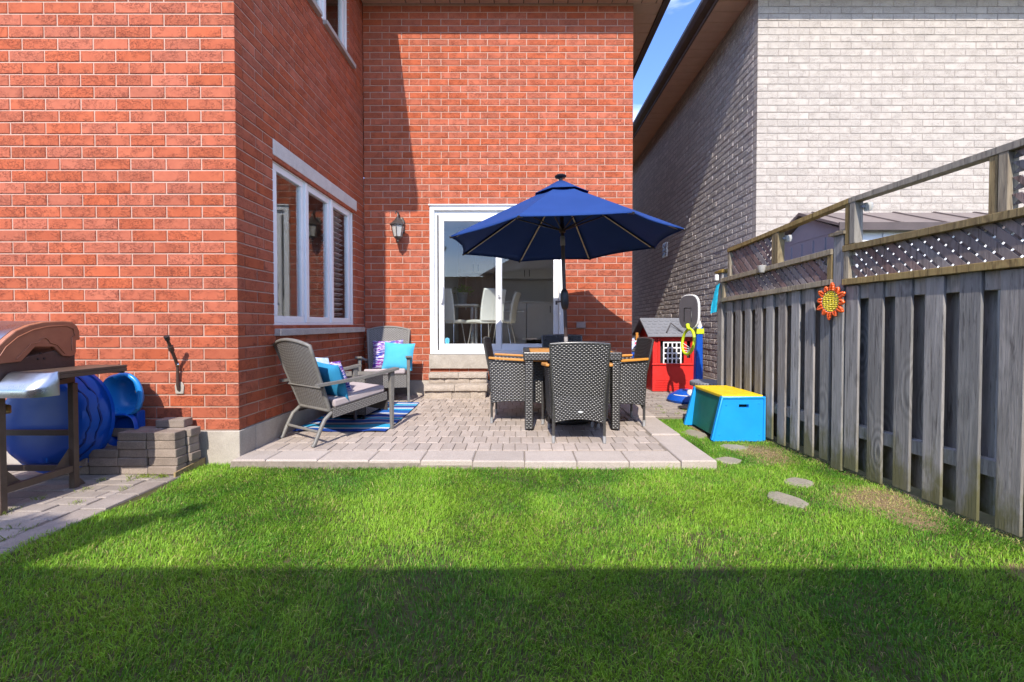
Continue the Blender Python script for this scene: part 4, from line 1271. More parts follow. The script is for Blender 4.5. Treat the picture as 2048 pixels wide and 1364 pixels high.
for k in range(8):
    a, b = tip(k, 0.05) - Vector((0, 0, .016)), tip(k, 0.985) - Vector((0, 0, .016))
    rb = part('rib', MB().tube([a, b], 0.0085, 6), 'black', um, smooth=60)
    d = (b - a).normalized()
    nrm = Vector((0, 0, -1)); nrm = (nrm - d * nrm.dot(d)).normalized()
    p0, p1 = a.lerp(b, 0.30) + nrm * 0.0085, a.lerp(b, 0.97) + nrm * 0.0085
    s_ = d.cross(nrm) * 0.0075
    part('light_strip', MB().prism([p0 - s_, p0 + s_, p1 + s_, p1 - s_], [q + nrm * 0.004 for q in (p0 - s_, p0 + s_, p1 + s_, p1 - s_)]), 'led', rb)
    m_ = a.lerp(b, 0.42) - Vector((0, 0, .008))
    h = Vector((0.03 * math.cos(A0 + R(45) * k), 0.03 * math.sin(A0 + R(45) * k), 1.965))
    part('strut', MB().tube([h, m_], 0.0065, 6), 'black', um, smooth=60)
    part('rib_cap', MB().tube([tip(k, 0.975) - Vector((0, 0, .012)), tip(k, 1.008) - Vector((0, 0, .006))], 0.011, 8), 'black', rb, smooth=60)
part('pole', MB().tube([(0, 0, 0.62), (0, 0, ZA)], 0.019, 16), 'bronzepole', um, smooth=60)
part('pole', MB().tube([(0, 0, 0.05), (0, 0, 0.86)], 0.0205, 16), 'footgrey', um, smooth=60)
part('runner', MB().lathe([(0.022, 1.93), (0.034, 1.94), (0.034, 1.975), (0.024, 1.99), (0.0225, 2.03)], 16), 'bronzepole', um, smooth=50)
part('top_hub', MB().lathe([(0.022, ZA - .06), (0.035, ZA - .04), (0.035, ZA)], 16), 'black', um, smooth=50)
part('tilt_joint', MB().lathe([(0.0215, 1.80), (0.025, 1.81), (0.025, 1.89), (0.0215, 1.90)], 16), 'footgrey', um, smooth=50)
cb = part('crank_box', MB().lathe([(0.020, 1.14), (0.032, 1.155), (0.040, 1.19), (0.043, 1.24), (0.042, 1.29), (0.034, 1.33), (0.021, 1.35)], 18), 'black', um, smooth=60)
part('crank_handle', MB().tube([(-0.03, -0.01, 1.225), (-0.075, -0.02, 1.222), (-0.085, -0.025, 1.215)], 0.008, 8).tube([(-0.088, -0.026, 1.232), (-0.088, -0.026, 1.192)], 0.011, 10), 'bronzepole', cb, smooth=60)
part('finial', MB().lathe([(0.0001, ZA + .04), (0.02, ZA + .04), (0.02, ZA + .055), (0.055, ZA + .065), (0.062, ZA + .078), (0.05, ZA + .09), (0.0001, ZA + .095)], 24), 'black', um, smooth=50)
part('base', MB().lathe([(0.0001, 0.0), (0.235, 0.0), (0.24, 0.02), (0.225, 0.05), (0.09, 0.075), (0.035, 0.09), (0.03, 0.22), (0.0215, 0.225)], 32), 'black', um, smooth=50)

# ---- lounge chairs ----------------------------------------------------------------
def make_lounge(label, L, hb, loc, rotz):
    """wicker lounge chair: rear feet at y=0, front feet at y=L, looks to +y"""
    c = thing('lounge_chair', label, 'chair', loc, rotz, 'grey wicker lounge chairs')
    yb = 0.17 * L / 0.77
    def PB(u, v):
        s = 2 * u - 1
        hw_ = 0.225 + 0.05 * v
        return (s * hw_, yb - 0.20 * v - 0.035 * (1 - s * s) * v, 0.27 + (hb + 0.045 * (1 - s * s)) * v)
    wick('backrest', PB, 15, 44, c, m='gwicker', both=True, lift=0.003, res=(12, 12))
    part('back_frame', MB().tube([PB(0, t / 8) for t in range(9)] + [PB(t / 10, 1) for t in range(1, 10)] + [PB(1, 1 - t / 8) for t in range(9)], 0.016, 8), 'gframe', c, smooth=70)
    part('back_frame', MB().tube([PB(0, 0), PB(0.5, 0), PB(1, 0)], 0.017, 8), 'gframe', c, smooth=70)
    part('back_brace', MB().tube([(-0.285, yb - 0.085, 0.47), (0.285, yb - 0.085, 0.47)], 0.008, 8), 'gframe', c, smooth=70)
    zs0, zs1 = 0.275, 0.345
    wick('seat', lambda u, v: (-0.255 + 0.51 * u, yb + (L - 0.03 - yb) * v, zs0 + (zs1 - zs0) * v), 13, 30, c, m='gwicker', lift=0.003)
    for sx in (-1, 1):
        def PS(u, v, sx=sx):
            y = yb + (L - 0.04 - yb) * u
            return (sx * 0.262, y, zs0 - 0.065 + (zs1 - zs0 + 0.01) * u + 0.075 * v)
        wick('side_rail', PS, 16, 5, c, m='gwicker', lift=0.003, side=sx)
        part('leg', MB().tube([(sx * 0.25, yb + 0.10, 0.255), (sx * 0.25, yb - 0.005, 0.25), (sx * 0.25, yb - 0.06, 0.205), (sx * 0.25, yb - 0.10, 0.13), (sx * 0.25, 0.02, 0.02), (sx * 0.25, 0.0, 0.0)], 0.0165, 10), 'gframe', c, smooth=70)
        lg = MB().hexa([(sx * 0.285 - .014, L - .013, 0), (sx * 0.285 + .014, L - .013, 0), (sx * 0.285 + .014, L + .013, 0), (sx * 0.285 - .014, L + .013, 0),
                        (sx * 0.285 - .02, L - .030, 0.56), (sx * 0.285 + .02, L - .030, 0.56), (sx * 0.285 + .02, L + .022, 0.56), (sx * 0.285 - .02, L + .022, 0.56)])
        lp = part('leg', lg, 'gframe', c, bevel=0.006)
        arm = MB()
        n_ = 8
        top = []
        for i in range(n_ + 1):
            u = i / n_
            w_ = 0.024 + 0.014 * u
            top.append((sx * (0.283 + 0.008 * u), 0.02 + (L + 0.055 - 0.02) * u, 0.512 + 0.075 * u - 0.012 * math.sin(math.pi * u), w_))
        for i in range(n_):
            a, b = top[i], top[i + 1]
            arm.hexa([(a[0] - a[3], a[1], a[2] - .022), (a[0] + a[3], a[1], a[2] - .022), (b[0] + b[3], b[1], b[2] - .022), (b[0] - b[3], b[1], b[2] - .022),
                      (a[0] - a[3], a[1], a[2]), (a[0] + a[3], a[1], a[2]), (b[0] + b[3], b[1], b[2]), (b[0] - b[3], b[1], b[2])])
        part('armrest', arm, 'gframe', c)
    wick('front_apron', lambda u, v: (-0.262 + 0.524 * u, L - 0.035, 0.19 + 0.15 * v), 14, 11, c, m='gwicker', lift=0.003, side=1 if False else -1)
    part('stretcher', MB().tube([(-0.25, 0.06, 0.11), (0.25, 0.06, 0.11)], 0.013, 8), 'gframe', c, smooth=70)
    cu = MB().hexa([(-0.245, yb + 0.035, zs0 + .012), (0.245, yb + 0.035, zs0 + .012), (0.245, L - .045, zs1 + .010), (-0.245, L - .045, zs1 + .010),
                    (-0.245, yb + 0.02, zs0 + .088), (0.245, yb + 0.02, zs0 + .088), (0.245, L - .045, zs1 + .080), (-0.245, L - .045, zs1 + .080)])
    part('cushion', cu, 'cushion', c, bevel=0.02, seg=4, smooth=60)
    return c
lc1 = make_lounge('grey wicker lounge chair seen from behind, at the near end of the striped rug', 0.77, 0.555, (-1.89, 3.72, zp(3.9)), R(-34.8))
lc2 = make_lounge('grey wicker lounge chair in the corner of the brick walls, facing the lawn', 0.60, 0.62, (-1.775, 5.965, zp(5.7)), R(192))

def pillow(name, label, m, w, h, t, mat_world, group=None):
    def P(side):
        def f(u, v):
            x, y = 2 * u - 1, 2 * v - 1
            px = x * (1 - 0.07 * (1 - abs(y) ** 2) * abs(x)); py = y * (1 - 0.07 * (1 - abs(x) ** 2) * abs(y))
            k = max(0, (1 - abs(x) ** 2.6)) ** 0.6 * max(0, (1 - abs(y) ** 2.6)) ** 0.6
            wr = 0.06 * math.sin(9 * x + 4 * y) * (abs(x * y)) 
            return (px * w / 2, py * h / 2, side * t / 2 * k * (1 + wr))
        return f
    mb = MB().grid(P(1), 18, 18).grid(P(-1), 18, 18, True)
    o = part(name, mb, m, None, smooth=180)
    o.matrix_world = mat_world
    return tag(o, label, 'pillow', group)
def stand(loc, yaw, lean, roll=0):
    """pillow plane: x across, y up; leans back by lean, its face looks along yaw"""
    return Matrix.Translation(loc) @ Matrix.Rotation(yaw, 4, 'Z') @ Matrix.Rotation(R(90) - lean, 4, 'X') @ Matrix.Rotation(roll, 4, 'Z')
zc = zp(5.7)
pillow('pillow', 'plain light turquoise square pillow on the corner lounge chair', 'pillowblue', 0.40, 0.36, 0.13, stand((-1.575, 5.735, zc + 0.555), 0, R(14), R(-3)), 'scatter pillows')
pillow('pillow', 'palm print pillow tucked behind the light turquoise one on the corner chair', 'palm', 0.40, 0.38, 0.11, stand((-1.745, 5.845, zc + 0.575), R(6), R(15), R(2)), 'scatter pillows')
f_ = R(-34.8)
def on1(x, y, z):                                   # a point given in the near lounge chair's own axes
    return Vector((-1.89, 3.72, zp(3.9))) + Matrix.Rotation(f_, 3, 'Z') @ Vector((x, y, z))
pillow('pillow', 'deep turquoise pillow leaning in the near lounge chair', 'pillowdeep', 0.34, 0.34, 0.13, stand(on1(0.10, 0.27, 0.505), f_ + R(180), R(20), R(4)), 'scatter pillows')
pillow('pillow', 'palm print pillow in front of the washed blue one on the near lounge chair', 'palm', 0.38, 0.34, 0.12, stand(on1(-0.07, 0.385, 0.505), f_ + R(180 + 8), R(22), R(-4)), 'scatter pillows')
pillow('pillow', 'washed pale blue and white pillow topmost on the near lounge chair', 'washed', 0.38, 0.36, 0.10, stand(on1(-0.10, 0.275, 0.545), f_ + R(180 + 4), R(18), R(3)), 'scatter pillows')

# ---- wicker side table ----------------------------------------------------------------
st = thing('side_table', 'square grey wicker box side table between the two lounge chairs', 'table', (-1.77, 4.76, zp(4.7) + 0.008), R(-4))
for k, (ax, ay, bx, by) in enumerate(((-1, -1, 1, -1), (1, -1, 1, 1), (1, 1, -1, 1), (-1, 1, -1, -1))):
    wick('side_panel', lambda u, v: (0.205 * (ax + (bx - ax) * u), 0.235 * (ay + (by - ay) * u), 0.05 + 0.37 * v), 12, 26, st, m='gwicker', lift=0.003)
mb = MB()
for (x0, x1, y0, y1) in ((-.22, .22, -.25, -.19), (-.22, .22, .19, .25), (-.22, -.16, -.189, .189), (.16, .22, -.189, .189)):
    mb.box(x0, x1, y0, y1, 0.42, 0.445)
part('top_frame', mb, 'gframe', st, bevel=0.004)
for k in range(7):
    y = -0.18 + 0.054 * k
    part('slat', MB().box(-.158, .158, y, y + 0.036, 0.424, 0.440), 'gframe', st, bevel=0.003)
part('shelf', MB().box(-.2, .2, -.23, .23, 0.40, 0.41), 'wickerback', st)
for sx in (-1, 1):
    for sy in (-1, 1): part('foot', MB().lathe([(0.014, 0), (0.016, 0.05)], 10, (sx * .18, sy * .21, 0)), 'black', st)

# ---- rug ----------------------------------------------------------------------------
def PR(u, v):
    x = -2.10 + 0.86 * u + 0.015 * math.sin(3 * v)
    y = 4.07 + 1.36 * v
    wv = 0.006 * math.sin(9 * u + 3 * v) * (1 if 0.02 < v else 2) + 0.004 * math.sin(17 * v + 5 * u)
    return (x + 2.10, y - 4.07, zp(y) + 0.010 + max(0, wv) - zp(4.07))
rug = part('outdoor_rug', MB().slabgrid(PR, 24, 34, 0.006), 'rug', None, smooth=60, loc=(-2.10, 4.07, zp(4.07)))
tag(rug, 'striped blue, white and turquoise outdoor rug under the lounge chairs', 'rug')

# ---- wall lantern ----------------------------------------------------------------------
la = thing('wall_lantern', 'antique bronze wall lantern with glass panes beside the patio door', 'lamp', (-1.63, Y2, 2.36))
part('back_plate', MB().prism([(-.055, -.001, -.06), (.055, -.001, -.06), (.06, -.001, .10), (.03, -.001, .16), (-.03, -.001, .16), (-.06, -.001, .10)], [(-.045, -.03, -.05), (.045, -.03, -.05), (.05, -.03, .095), (.025, -.03, .145), (-.025, -.03, .145), (-.05, -.03, .095)]), 'lampmetal', la, bevel=0.006)
LY = -0.165
part('arm', MB().tube([(0, -.02, .06), (0, -.06, .10), (0, -.10, .165), (0, -.14, .185), (0, LY, .17), (0, LY, .125)], [0.014, .013, .012, .012, .011, .011], 10), 'lampmetal', la, smooth=60)
part('scroll', MB().tube([(0.0, -.10, .165), (-.015, -.12, .20), (-.03, -.15, .21), (-.03, -.17, .19)], 0.007, 8), 'lampmetal', la, smooth=60)
part('finial', MB().lathe([(0.004, .19), (0.010, .205), (0.004, .22), (0.0001, .235)], 12, (-0.03, LY, -.02)), 'lampmetal', la, smooth=60)
def frus(n, r0, z0, r1, z1, cx, cy, turn=R(30)):
    a = [(cx + r0 * math.cos(turn + 2 * math.pi * k / n), cy + r0 * math.sin(turn + 2 * math.pi * k / n), z0) for k in range(n)]
    b = [(cx + r1 * math.cos(turn + 2 * math.pi * k / n), cy + r1 * math.sin(turn + 2 * math.pi * k / n), z1) for k in range(n)]
    return a, b
a, b = frus(6, 0.105, 0.025, 0.045, 0.085, 0, LY); hood = MB().prism(a, b)
a, b = frus(6, 0.045, 0.0855, 0.02, 0.125, 0, LY); hood.prism(a, b)
a, b = frus(6, 0.108, 0.012, 0.108, 0.0245, 0, LY); hood.prism(a, b)
part('hood', hood, 'lampmetal', la, bevel=0.003)
a, b = frus(6, 0.052, -0.135, 0.086, 0.011, 0, LY)
for k in range(6):
    k2 = (k + 1) % 6
    A, B, C_, D = [Vector(q) for q in (a[k], a[k2], b[k2], b[k])]
    cen = (A + B + C_ + D) / 4; inn = (Vector((0, LY, cen.z)) - cen).normalized() * 0.003
    part('pane', MB().prism([A.lerp(B, .06), B.lerp(A, .06), C_.lerp(D, .06), D.lerp(C_, .06)], [q + inn for q in (A.lerp(B, .06), B.lerp(A, .06), C_.lerp(D, .06), D.lerp(C_, .06))]), 'lampglass', la)
    part('bar', MB().tube([A, D], 0.006, 6), 'lampmetal', la)
a, b = frus(6, 0.035, -0.165, 0.058, -0.136, 0, LY); part('base', MB().prism(a, b).lathe([(0.0001, -.215), (0.010, -.205), (0.016, -.19), (0.010, -.175), (0.018, -.166)], 12, (0, LY, 0)), 'lampmetal', la, bevel=0.002)
part('bulb', MB().lathe([(0.0001, -.11), (0.012, -.11), (0.012, -.06), (0.024, -.03), (0.018, -.005), (0.0001, .0)], 14, (0, LY, 0)), 'offwhite', la, smooth=60)

# ================================================================== KITCHEN SEEN THROUGH THE DOOR
ZF = 0.661
def cabinet(name, label, x0, x1, y0, z0, z1, cols_, m, hm='black', hz=None, low=False):
    c = thing(name, label, 'cabinet', ((x0 + x1) / 2, 9.70, z0))
    part('body', MB().box(x0, x1, y0 + 0.02, 9.72, z0, z1), m, c, world=True)
    w = (x1 - x0) / cols_
    for k in range(cols_):
        d = part('door', MB().box(x0 + w * k + .003, x0 + w * (k + 1) - .003, y0, y0 + 0.019, z0 + .004, z1 - .004), m, c, world=True, bevel=0.002)
        hx = x0 + w * (k + 1) - 0.05 if k % 2 == 0 else x0 + w * k + 0.05
        za = (z1 - 0.20 if low else z0 + 0.04)
        hd = MB().box(hx - .007, hx + .007, y0 - 0.03, y0 - 0.001, za, za + 0.14)
        hd.v = [(p[0] - c.location.x, p[1] - c.location.y, p[2] - c.location.z) for p in hd.v]
        link('handle', hd.mesh('handle', hm), d)
    return c
cabinet('upper_cabinet', 'white upper kitchen cabinets behind the fixed door pane', -0.38, 1.20, 9.38, 2.02, 3.0, 3, 'cabwhite')
cabinet('lower_cabinet', 'white lower kitchen cabinets below the counter, behind the fixed door pane', 0.14, 1.20, 9.12, ZF + 0.08, 1.49, 2, 'cabwhite', low=True)
ct = part('countertop', MB().box(-0.50, 1.25, 9.08, 9.73, 1.495, 1.53), 'cabwhite', None, bevel=0.004)
tag(ct, 'pale kitchen countertop above the lower cabinets', 'countertop')
dw = thing('dishwasher', 'white dishwasher beside the lower kitchen cabinets', 'dishwasher', (-0.17, 9.4, ZF))
part('body', MB().box(-0.47, 0.132, 9.14, 9.72, ZF, 1.49), 'cabwhite', dw, world=True)
part('door', MB().box(-0.465, 0.128, 9.11, 9.139, ZF + .09, 1.35), 'cabwhite', dw, world=True, bevel=0.004)
part('control_panel', MB().box(-0.465, 0.128, 9.105, 9.139, 1.354, 1.485), 'cabwhite', dw, world=True, bevel=0.004)
part('handle', MB().tube([(-0.42, 9.08, 1.32), (0.08, 9.08, 1.32)], 0.009, 8), 'chrome', dw, world=True, smooth=60)
cabinet('tall_cabinet', 'tall tan kitchen cabinet with two doors behind the plant', -1.25, -0.53, 8.95, 2.08, 3.0, 2, 'cabtan')
pn = thing('pantry', 'brown wooden pantry doors below the tan cabinet', 'cabinet', (-0.89, 9.3, ZF))
part('body', MB().box(-1.25, -0.53, 8.98, 9.72, ZF, 2.072), 'cabwood', pn, world=True)
for k in range(2):
    part('door', MB().box(-1.245 + .36 * k, -0.893 + .36 * k, 8.955, 8.979, ZF + .08, 2.06), 'cabwood', pn, world=True, bevel=0.003)
part('handle', MB().box(-1.10, -1.075, 8.915, 8.954, 1.35, 2.0), 'chrome', pn, world=True)

# dining table and white chairs indoors
kt = thing('kitchen_table', 'pale kitchen table with a potted plant, behind the sliding door', 'table', (-1.25, 8.05, ZF))
part('top', MB().box(-0.62, 0.52, -0.42, 0.42, 0.715, 0.745), 'cabwhite', kt, bevel=0.004)
for sx in (-0.5, 0.42):
    for sy in (-0.34, 0.34): part('leg', MB().box(sx - .025, sx + .025, sy - .025, sy + .025, 0, 0.714), 'chrome', kt)
def kitchen_chair(label, loc, rz):
    c = thing('kitchen_chair', label, 'chair', loc, rz, 'white kitchen chairs')
    def PB(u, v):
        s = 2 * u - 1
        return (s * (0.225 - 0.012 * v), -0.20 - 0.10 * v * v - 0.012 * (1 - s * s), 0.45 + 0.52 * v)
    part('backrest', MB().slabgrid(PB, 10, 10, 0.045), 'leather', c, smooth=60, bevel=0.012)
    part('seat', MB().slabgrid(lambda u, v: (-0.225 + 0.45 * u, -0.21 + 0.46 * v, 0.435 + 0.012 * math.sin(math.pi * v) - 0.02 * max(0, v - .85)), 8, 8, 0.05), 'leather', c, smooth=60, bevel=0.012)
    for sx in (-1, 1):
        part('seam', MB().tube([PB(0.5 + sx * 0.001, t / 6) for t in range(7)], 0.003, 6), 'offwhite', c, loc=(0, -0.024, 0))
        part('leg', MB().tube([(sx * .17, .15, .41), (sx * .215, .215, 0)], 0.0105, 8), 'chrome', c, smooth=60)
        part('leg', MB().tube([(sx * .17, -.14, .41), (sx * .215, -.22, 0)], 0.0105, 8), 'chrome', c, smooth=60)
    return c
kitchen_chair('white padded kitchen chair in the middle, just inside the sliding door', (-0.585, 7.42, ZF), R(38))
kitchen_chair('white padded kitchen chair at the table, partly cut off by the door stile', (-1.20, 7.45, ZF), R(-20))
kitchen_chair('white padded kitchen chair half hidden behind the middle one, seen through the fixed pane', (-0.33, 8.02, ZF), R(80))
pot = thing('potted_plant', 'yellow green leafy plant in a grey metal pot on the kitchen table', 'plant', (-1.03, 7.93, ZF + 0.7455))
part('pot', MB().lathe([(0.0001, 0), (0.068, 0), (0.095, 0.19), (0.10, 0.195), (0.10, 0.21), (0.09, 0.21), (0.085, 0.18), (0.0001, 0.18)], 22), 'zinc', pot, smooth=50)
lv = MB(); r_ = random.Random(4)
for k in range(170):
    a = r_.uniform(0, 6.28); rr = r_.uniform(0.0, 0.2) ; h = 0.24 + r_.uniform(-.03, .11) - rr * 0.25
    c = Vector((rr * math.cos(a), rr * math.sin(a), h)); d = Vector((r_.uniform(-1, 1), r_.uniform(-1, 1), r_.uniform(-.3, .8))).normalized(); e = d.cross(Vector((r_.uniform(-1, 1), r_.uniform(-1, 1), r_.uniform(-1, 1)))).normalized()
    lv.add([c, c + d * .02 + e * .012, c + d * .045, c + d * .02 - e * .012], [(0, 1, 2, 3)])
part('foliage', lv, 'leafy', pot)
st_ = MB()
for k in range(14):
    a = 6.28 * k / 14; st_.tube([(0.02 * math.cos(a), 0.02 * math.sin(a), 0.17), (0.09 * math.cos(a), 0.09 * math.sin(a), 0.27)], 0.003, 5)
part('stem', st_, 'leafy', pot)

# ================================================================== BARBECUE CORNER
GX = -2.87
gr = thing('barbecue_grill', 'brown barbecue with curved lid and steel side shelf on a bronze cart', 'barbecue', (-3.25, 2.66, 0))
lid = [(2.395, 0.915), (2.445, 0.948), (2.47, 0.976), (2.522, 1.022), (2.59, 1.054), (2.671, 1.073), (2.773, 1.079), (2.839, 1.076), (2.873, 1.048), (2.887, 1.014), (2.891, 0.959), (2.866, 0.954),
       (2.864, 0.878), (2.856, 0.861), (2.828, 0.852), (2.781, 0.858), (2.726, 0.919), (2.622, 0.924), (2.546, 0.842), (2.395, 0.838)]
part('lid_end', MB().prism([(GX, a, b) for a, b in lid], [(GX - 0.03, a, b) for a, b in lid]), 'grillbrown', gr, world=True, bevel=0.006)
part('lid_end', MB().prism([(GX - .72, a, b) for a, b in lid], [(GX - 0.75, a, b) for a, b in lid]), 'grillbrown', gr, world=True, bevel=0.006)
# raised contour cast into the lid end
cn_ = [(2.43, 0.868), (2.47, 0.93), (2.53, 0.985), (2.61, 1.025), (2.70, 1.045), (2.80, 1.05), (2.845, 1.03), (2.855, 0.985), (2.835, 0.975), (2.835, 0.89)]
part('lid_contour', MB().tube([(GX + 0.001, a, b) for a, b in cn_], 0.0045, 6), 'grillbrown', gr, world=True, smooth=60)
part('lid_contour', MB().tube([(GX + 0.001, a, b) for a, b in [(2.52, 0.86), (2.60, 0.945), (2.64, 0.95), (2.655, 0.972), (2.675, 0.978), (2.695, 0.965), (2.70, 0.948), (2.745, 0.93), (2.79, 0.875)]], 0.004, 6), 'grillbrown', gr, world=True, smooth=60)
top = lid[:11]
part('lid', MB().prism([(GX - .0305, a, b) for a, b in top] + [(GX - .0305, a, b - .012) for a, b in reversed(top)], [(GX - .7195, a, b) for a, b in top] + [(GX - .7195, a, b - .012) for a, b in reversed(top)]), 'steel', gr, world=True, smooth=30)
part('firebox', MB().prism([(GX - .012, 2.42, 0.838), (GX - .012, 2.866, 0.918), (GX - .012, 2.866, 0.68), (GX - .012, 2.44, 0.68)], [(GX - .74, 2.42, 0.838), (GX - .74, 2.866, 0.918), (GX - .74, 2.866, 0.68), (GX - .74, 2.44, 0.68)]), 'grilldark', gr, world=True, bevel=0.004)
for a, b in ((2.66, 0.905), (2.645, 0.872), (2.68, 0.872), (2.838, 0.876)):
    part('bolt', MB().lathe([(0.0001, 0.004), (0.007, 0.003), (0.007, 0)], 10, (GX - .011, a, b - .02), (1, 0, 0)), 'black', gr, world=True)
# control panel running along the front, side shelf with sloped rounded front
part('control_panel', MB().prism([(GX - .001, 2.50, 0.79), (GX - .001, 2.405, 0.695), (GX - .001, 2.41, 0.655), (GX - .001, 2.50, 0.655)], [(GX - .74, 2.50, 0.79), (GX - .74, 2.405, 0.695), (GX - .74, 2.41, 0.655), (GX - .74, 2.50, 0.655)]), 'steel', gr, world=True, bevel=0.006)
sh = MB()
secs = []
for x, back, rnd in ((GX + .001, 0.0, 0), (-2.70, 0.0, 0), (-2.665, 0.012, 0), (-2.64, 0.035, 0), (-2.625, 0.07, 0), (-2.62, 0.10, 0)):
    secs.append([(x, 2.515, 0.790), (x, 2.494 + back * .15, 0.790), (x, 2.475 + back * .3, 0.782), (x, 2.410 + back, 0.705 + back * .3), (x, 2.405 + back, 0.690 + back * .3), (x, 2.410 + back, 0.655), (x, 2.515, 0.655)])
for i in range(len(secs) - 1):
    for j in range(6):
        pass
n = 7
for s_ in secs: sh.v += s_
for i in range(len(secs) - 1):
    for j in range(n):
        j2 = (j + 1) % n
        sh.f.append((i * n + j, i * n + j2, (i + 1) * n + j2, (i + 1) * n + j))
sh.f.append(tuple(range(n))); sh.f.append(tuple(reversed(range((len(secs) - 1) * n, len(secs) * n))))
part('shelf_front', sh, 'steel', gr, world=True, smooth=35)
sf = MB().box(GX + .002, -2.62, 2.516, 2.95, 0.772, 0.789)
sf.box(-2.634, -2.62, 2.516, 2.95, 0.748, 0.7715).box(GX + .002, -2.635, 2.936, 2.95, 0.735, 0.7715)
part('side_shelf', sf, 'grillleg', gr, world=True, bevel=0.003)
part('shelf_bracket', MB().hexa([(GX + .003, 2.66, 0.70), (-2.64, 2.66, 0.755), (-2.64, 2.675, 0.755), (GX + .003, 2.675, 0.70), (GX + .003, 2.66, 0.7715), (-2.64, 2.66, 0.7715), (-2.64, 2.675, 0.7715), (GX + .003, 2.675, 0.7715)]), 'black', gr, world=True)
# cart
for x in (GX - .035, GX - .72):
    for y in (2.43, 2.835):
        part('leg', MB().box(x, x + 0.035, y, y + 0.035, 0.0, 0.68), 'grillleg', gr, world=True, bevel=0.003)
    part('cart_rail', MB().box(x + .004, x + 0.03, 2.466, 2.834, 0.11, 0.15), 'grillleg', gr, world=True, bevel=0.002)
    for (y, s_) in ((2.466, 1), (2.834, -1)):
        part('gusset', MB().prism([(x + .001, y, 0.15), (x + .001, y + s_ * .09, 0.15), (x + .001, y, 0.26)], [(x + .004, y, 0.15), (x + .004, y + s_ * .09, 0.15), (x + .004, y, 0.26)]), 'grillleg', gr, world=True)
        part('foot', MB().prism([(x, y, 0.0), (x, y - s_ * .10, 0.0), (x, y - s_ * .036, 0.08), (x, y, .08)], [(x + .01, y, 0.0), (x + .01, y - s_ * .10, 0.0), (x + .01, y - s_ * .036, .08), (x + .01, y, .08)]), 'grillleg', gr, world=True)
part('cart_rail', MB().box(GX - .72, GX - .036, 2.845, 2.865, 0.34, 0.375), 'grillleg', gr, world=True)
part('cart_rail', MB().box(GX - .72, GX - .036, 2.845, 2.865, 0.11, 0.145), 'grillleg', gr, world=True)
part('cart_shade_panel', MB().box(GX - .684, GX - .38, 2.436, 2.452, 0.10, 0.648), 'grilldark', gr, world=True, bevel=.004)  # unseen front panels added to cast shade on the pool
part('cart_shade_panel', MB().box(GX - .376, GX - .036, 2.436, 2.452, 0.10, 0.648), 'grilldark', gr, world=True, bevel=.004)
part('gas_fitting', MB().tube([(GX - .10, 2.50, 0.60), (GX - .02, 2.49, 0.59), (GX - .01, 2.48, 0.56)], 0.016, 10), 'brass', gr, world=True, smooth=60)

# ---- paddling pool leaning behind the barbecue ----------------------------------------
pool = thing('paddling_pool', 'dark blue plastic paddling pool standing on edge behind the barbecue', 'paddling pool', (-3.30, 3.02, 0))
PC = Vector((-3.262, 3.12, 0.385)); PN = Vector((0.02, -1.0, 0.10)).normalized()
pq = PN.to_track_quat('Z', 'Y')
seg = 48
prof = [(0.0001, 0.125), (0.12, 0.125), (0.24, 0.125), (0.272, 0.12), (0.292, 0.098), (0.312, 0.07), (0.33, 0.04), (0.345, 0.010), (0.36, 0.002), (0.374, 0.004), (0.376, -0.010)]
mb = MB().lathe(prof, seg)
vv = []
for i, p in enumerate(mb.v):
    ring_i, k = i // seg, i % seg
    if 3 <= ring_i <= 7:                              # wave moulding of the side
        a = 2 * math.pi * k / seg
        s_ = 1 + 0.02 * (1 if (k // 3 + ring_i) % 2 else -1)
        p = (p[0] * s_, p[1] * s_, p[2])
    vv.append(tuple(pq @ Vector(p) + PC - Vector(pool.location)))
mb.v = vv
sp_ = part('shell', mb, 'blueplastic', pool, smooth=50)
so = sp_.modifiers.new('wall', 'SOLIDIFY'); so.thickness = 0.006
def pool_pt(x, y, z): return pq @ Vector((x, y, z)) + PC - Vector(pool.location)
for rr, zz in ((0.297, 0.090), (0.326, 0.045)):
    pts = []
    for k in range(73):
        a = 2 * math.pi * k / 72
        w_ = 0.5 * abs(((k % 6) / 3.0) - 1)
        r2 = rr + 0.005 + 0.016 * (w_ - .25); z2 = zz - 0.026 * (w_ - .25)
        pts.append(pool_pt(r2 * math.cos(a), r2 * math.sin(a), z2 + .002))
    part('wave_moulding', MB().tube(pts, 0.007, 6, cap=False), 'groove_shade', pool, smooth=60)
r_ = random.Random(3)
for k in range(7):                                     # embossed curls on the floor of the pool
    cx, cy = r_.uniform(-.2, .2), r_.uniform(-.2, .2)
    if cx * cx + cy * cy > 0.045: continue
    pts = [pool_pt(cx + (0.012 + 0.006 * t) * math.cos(t), cy + (0.012 + 0.006 * t) * math.sin(t), 0.126) for t in [0.35 * q for q in range(16)]]
    part('embossing', MB().tube(pts, 0.003, 5), 'blueplastic', pool, smooth=60)
part('rim', MB().tube([pool_pt(0.370 * math.cos(2 * math.pi * k / 60), 0.370 * math.sin(2 * math.pi * k / 60), 0.0) for k in range(61)], 0.009, 8, cap=False), 'blueplastic', pool, smooth=60)

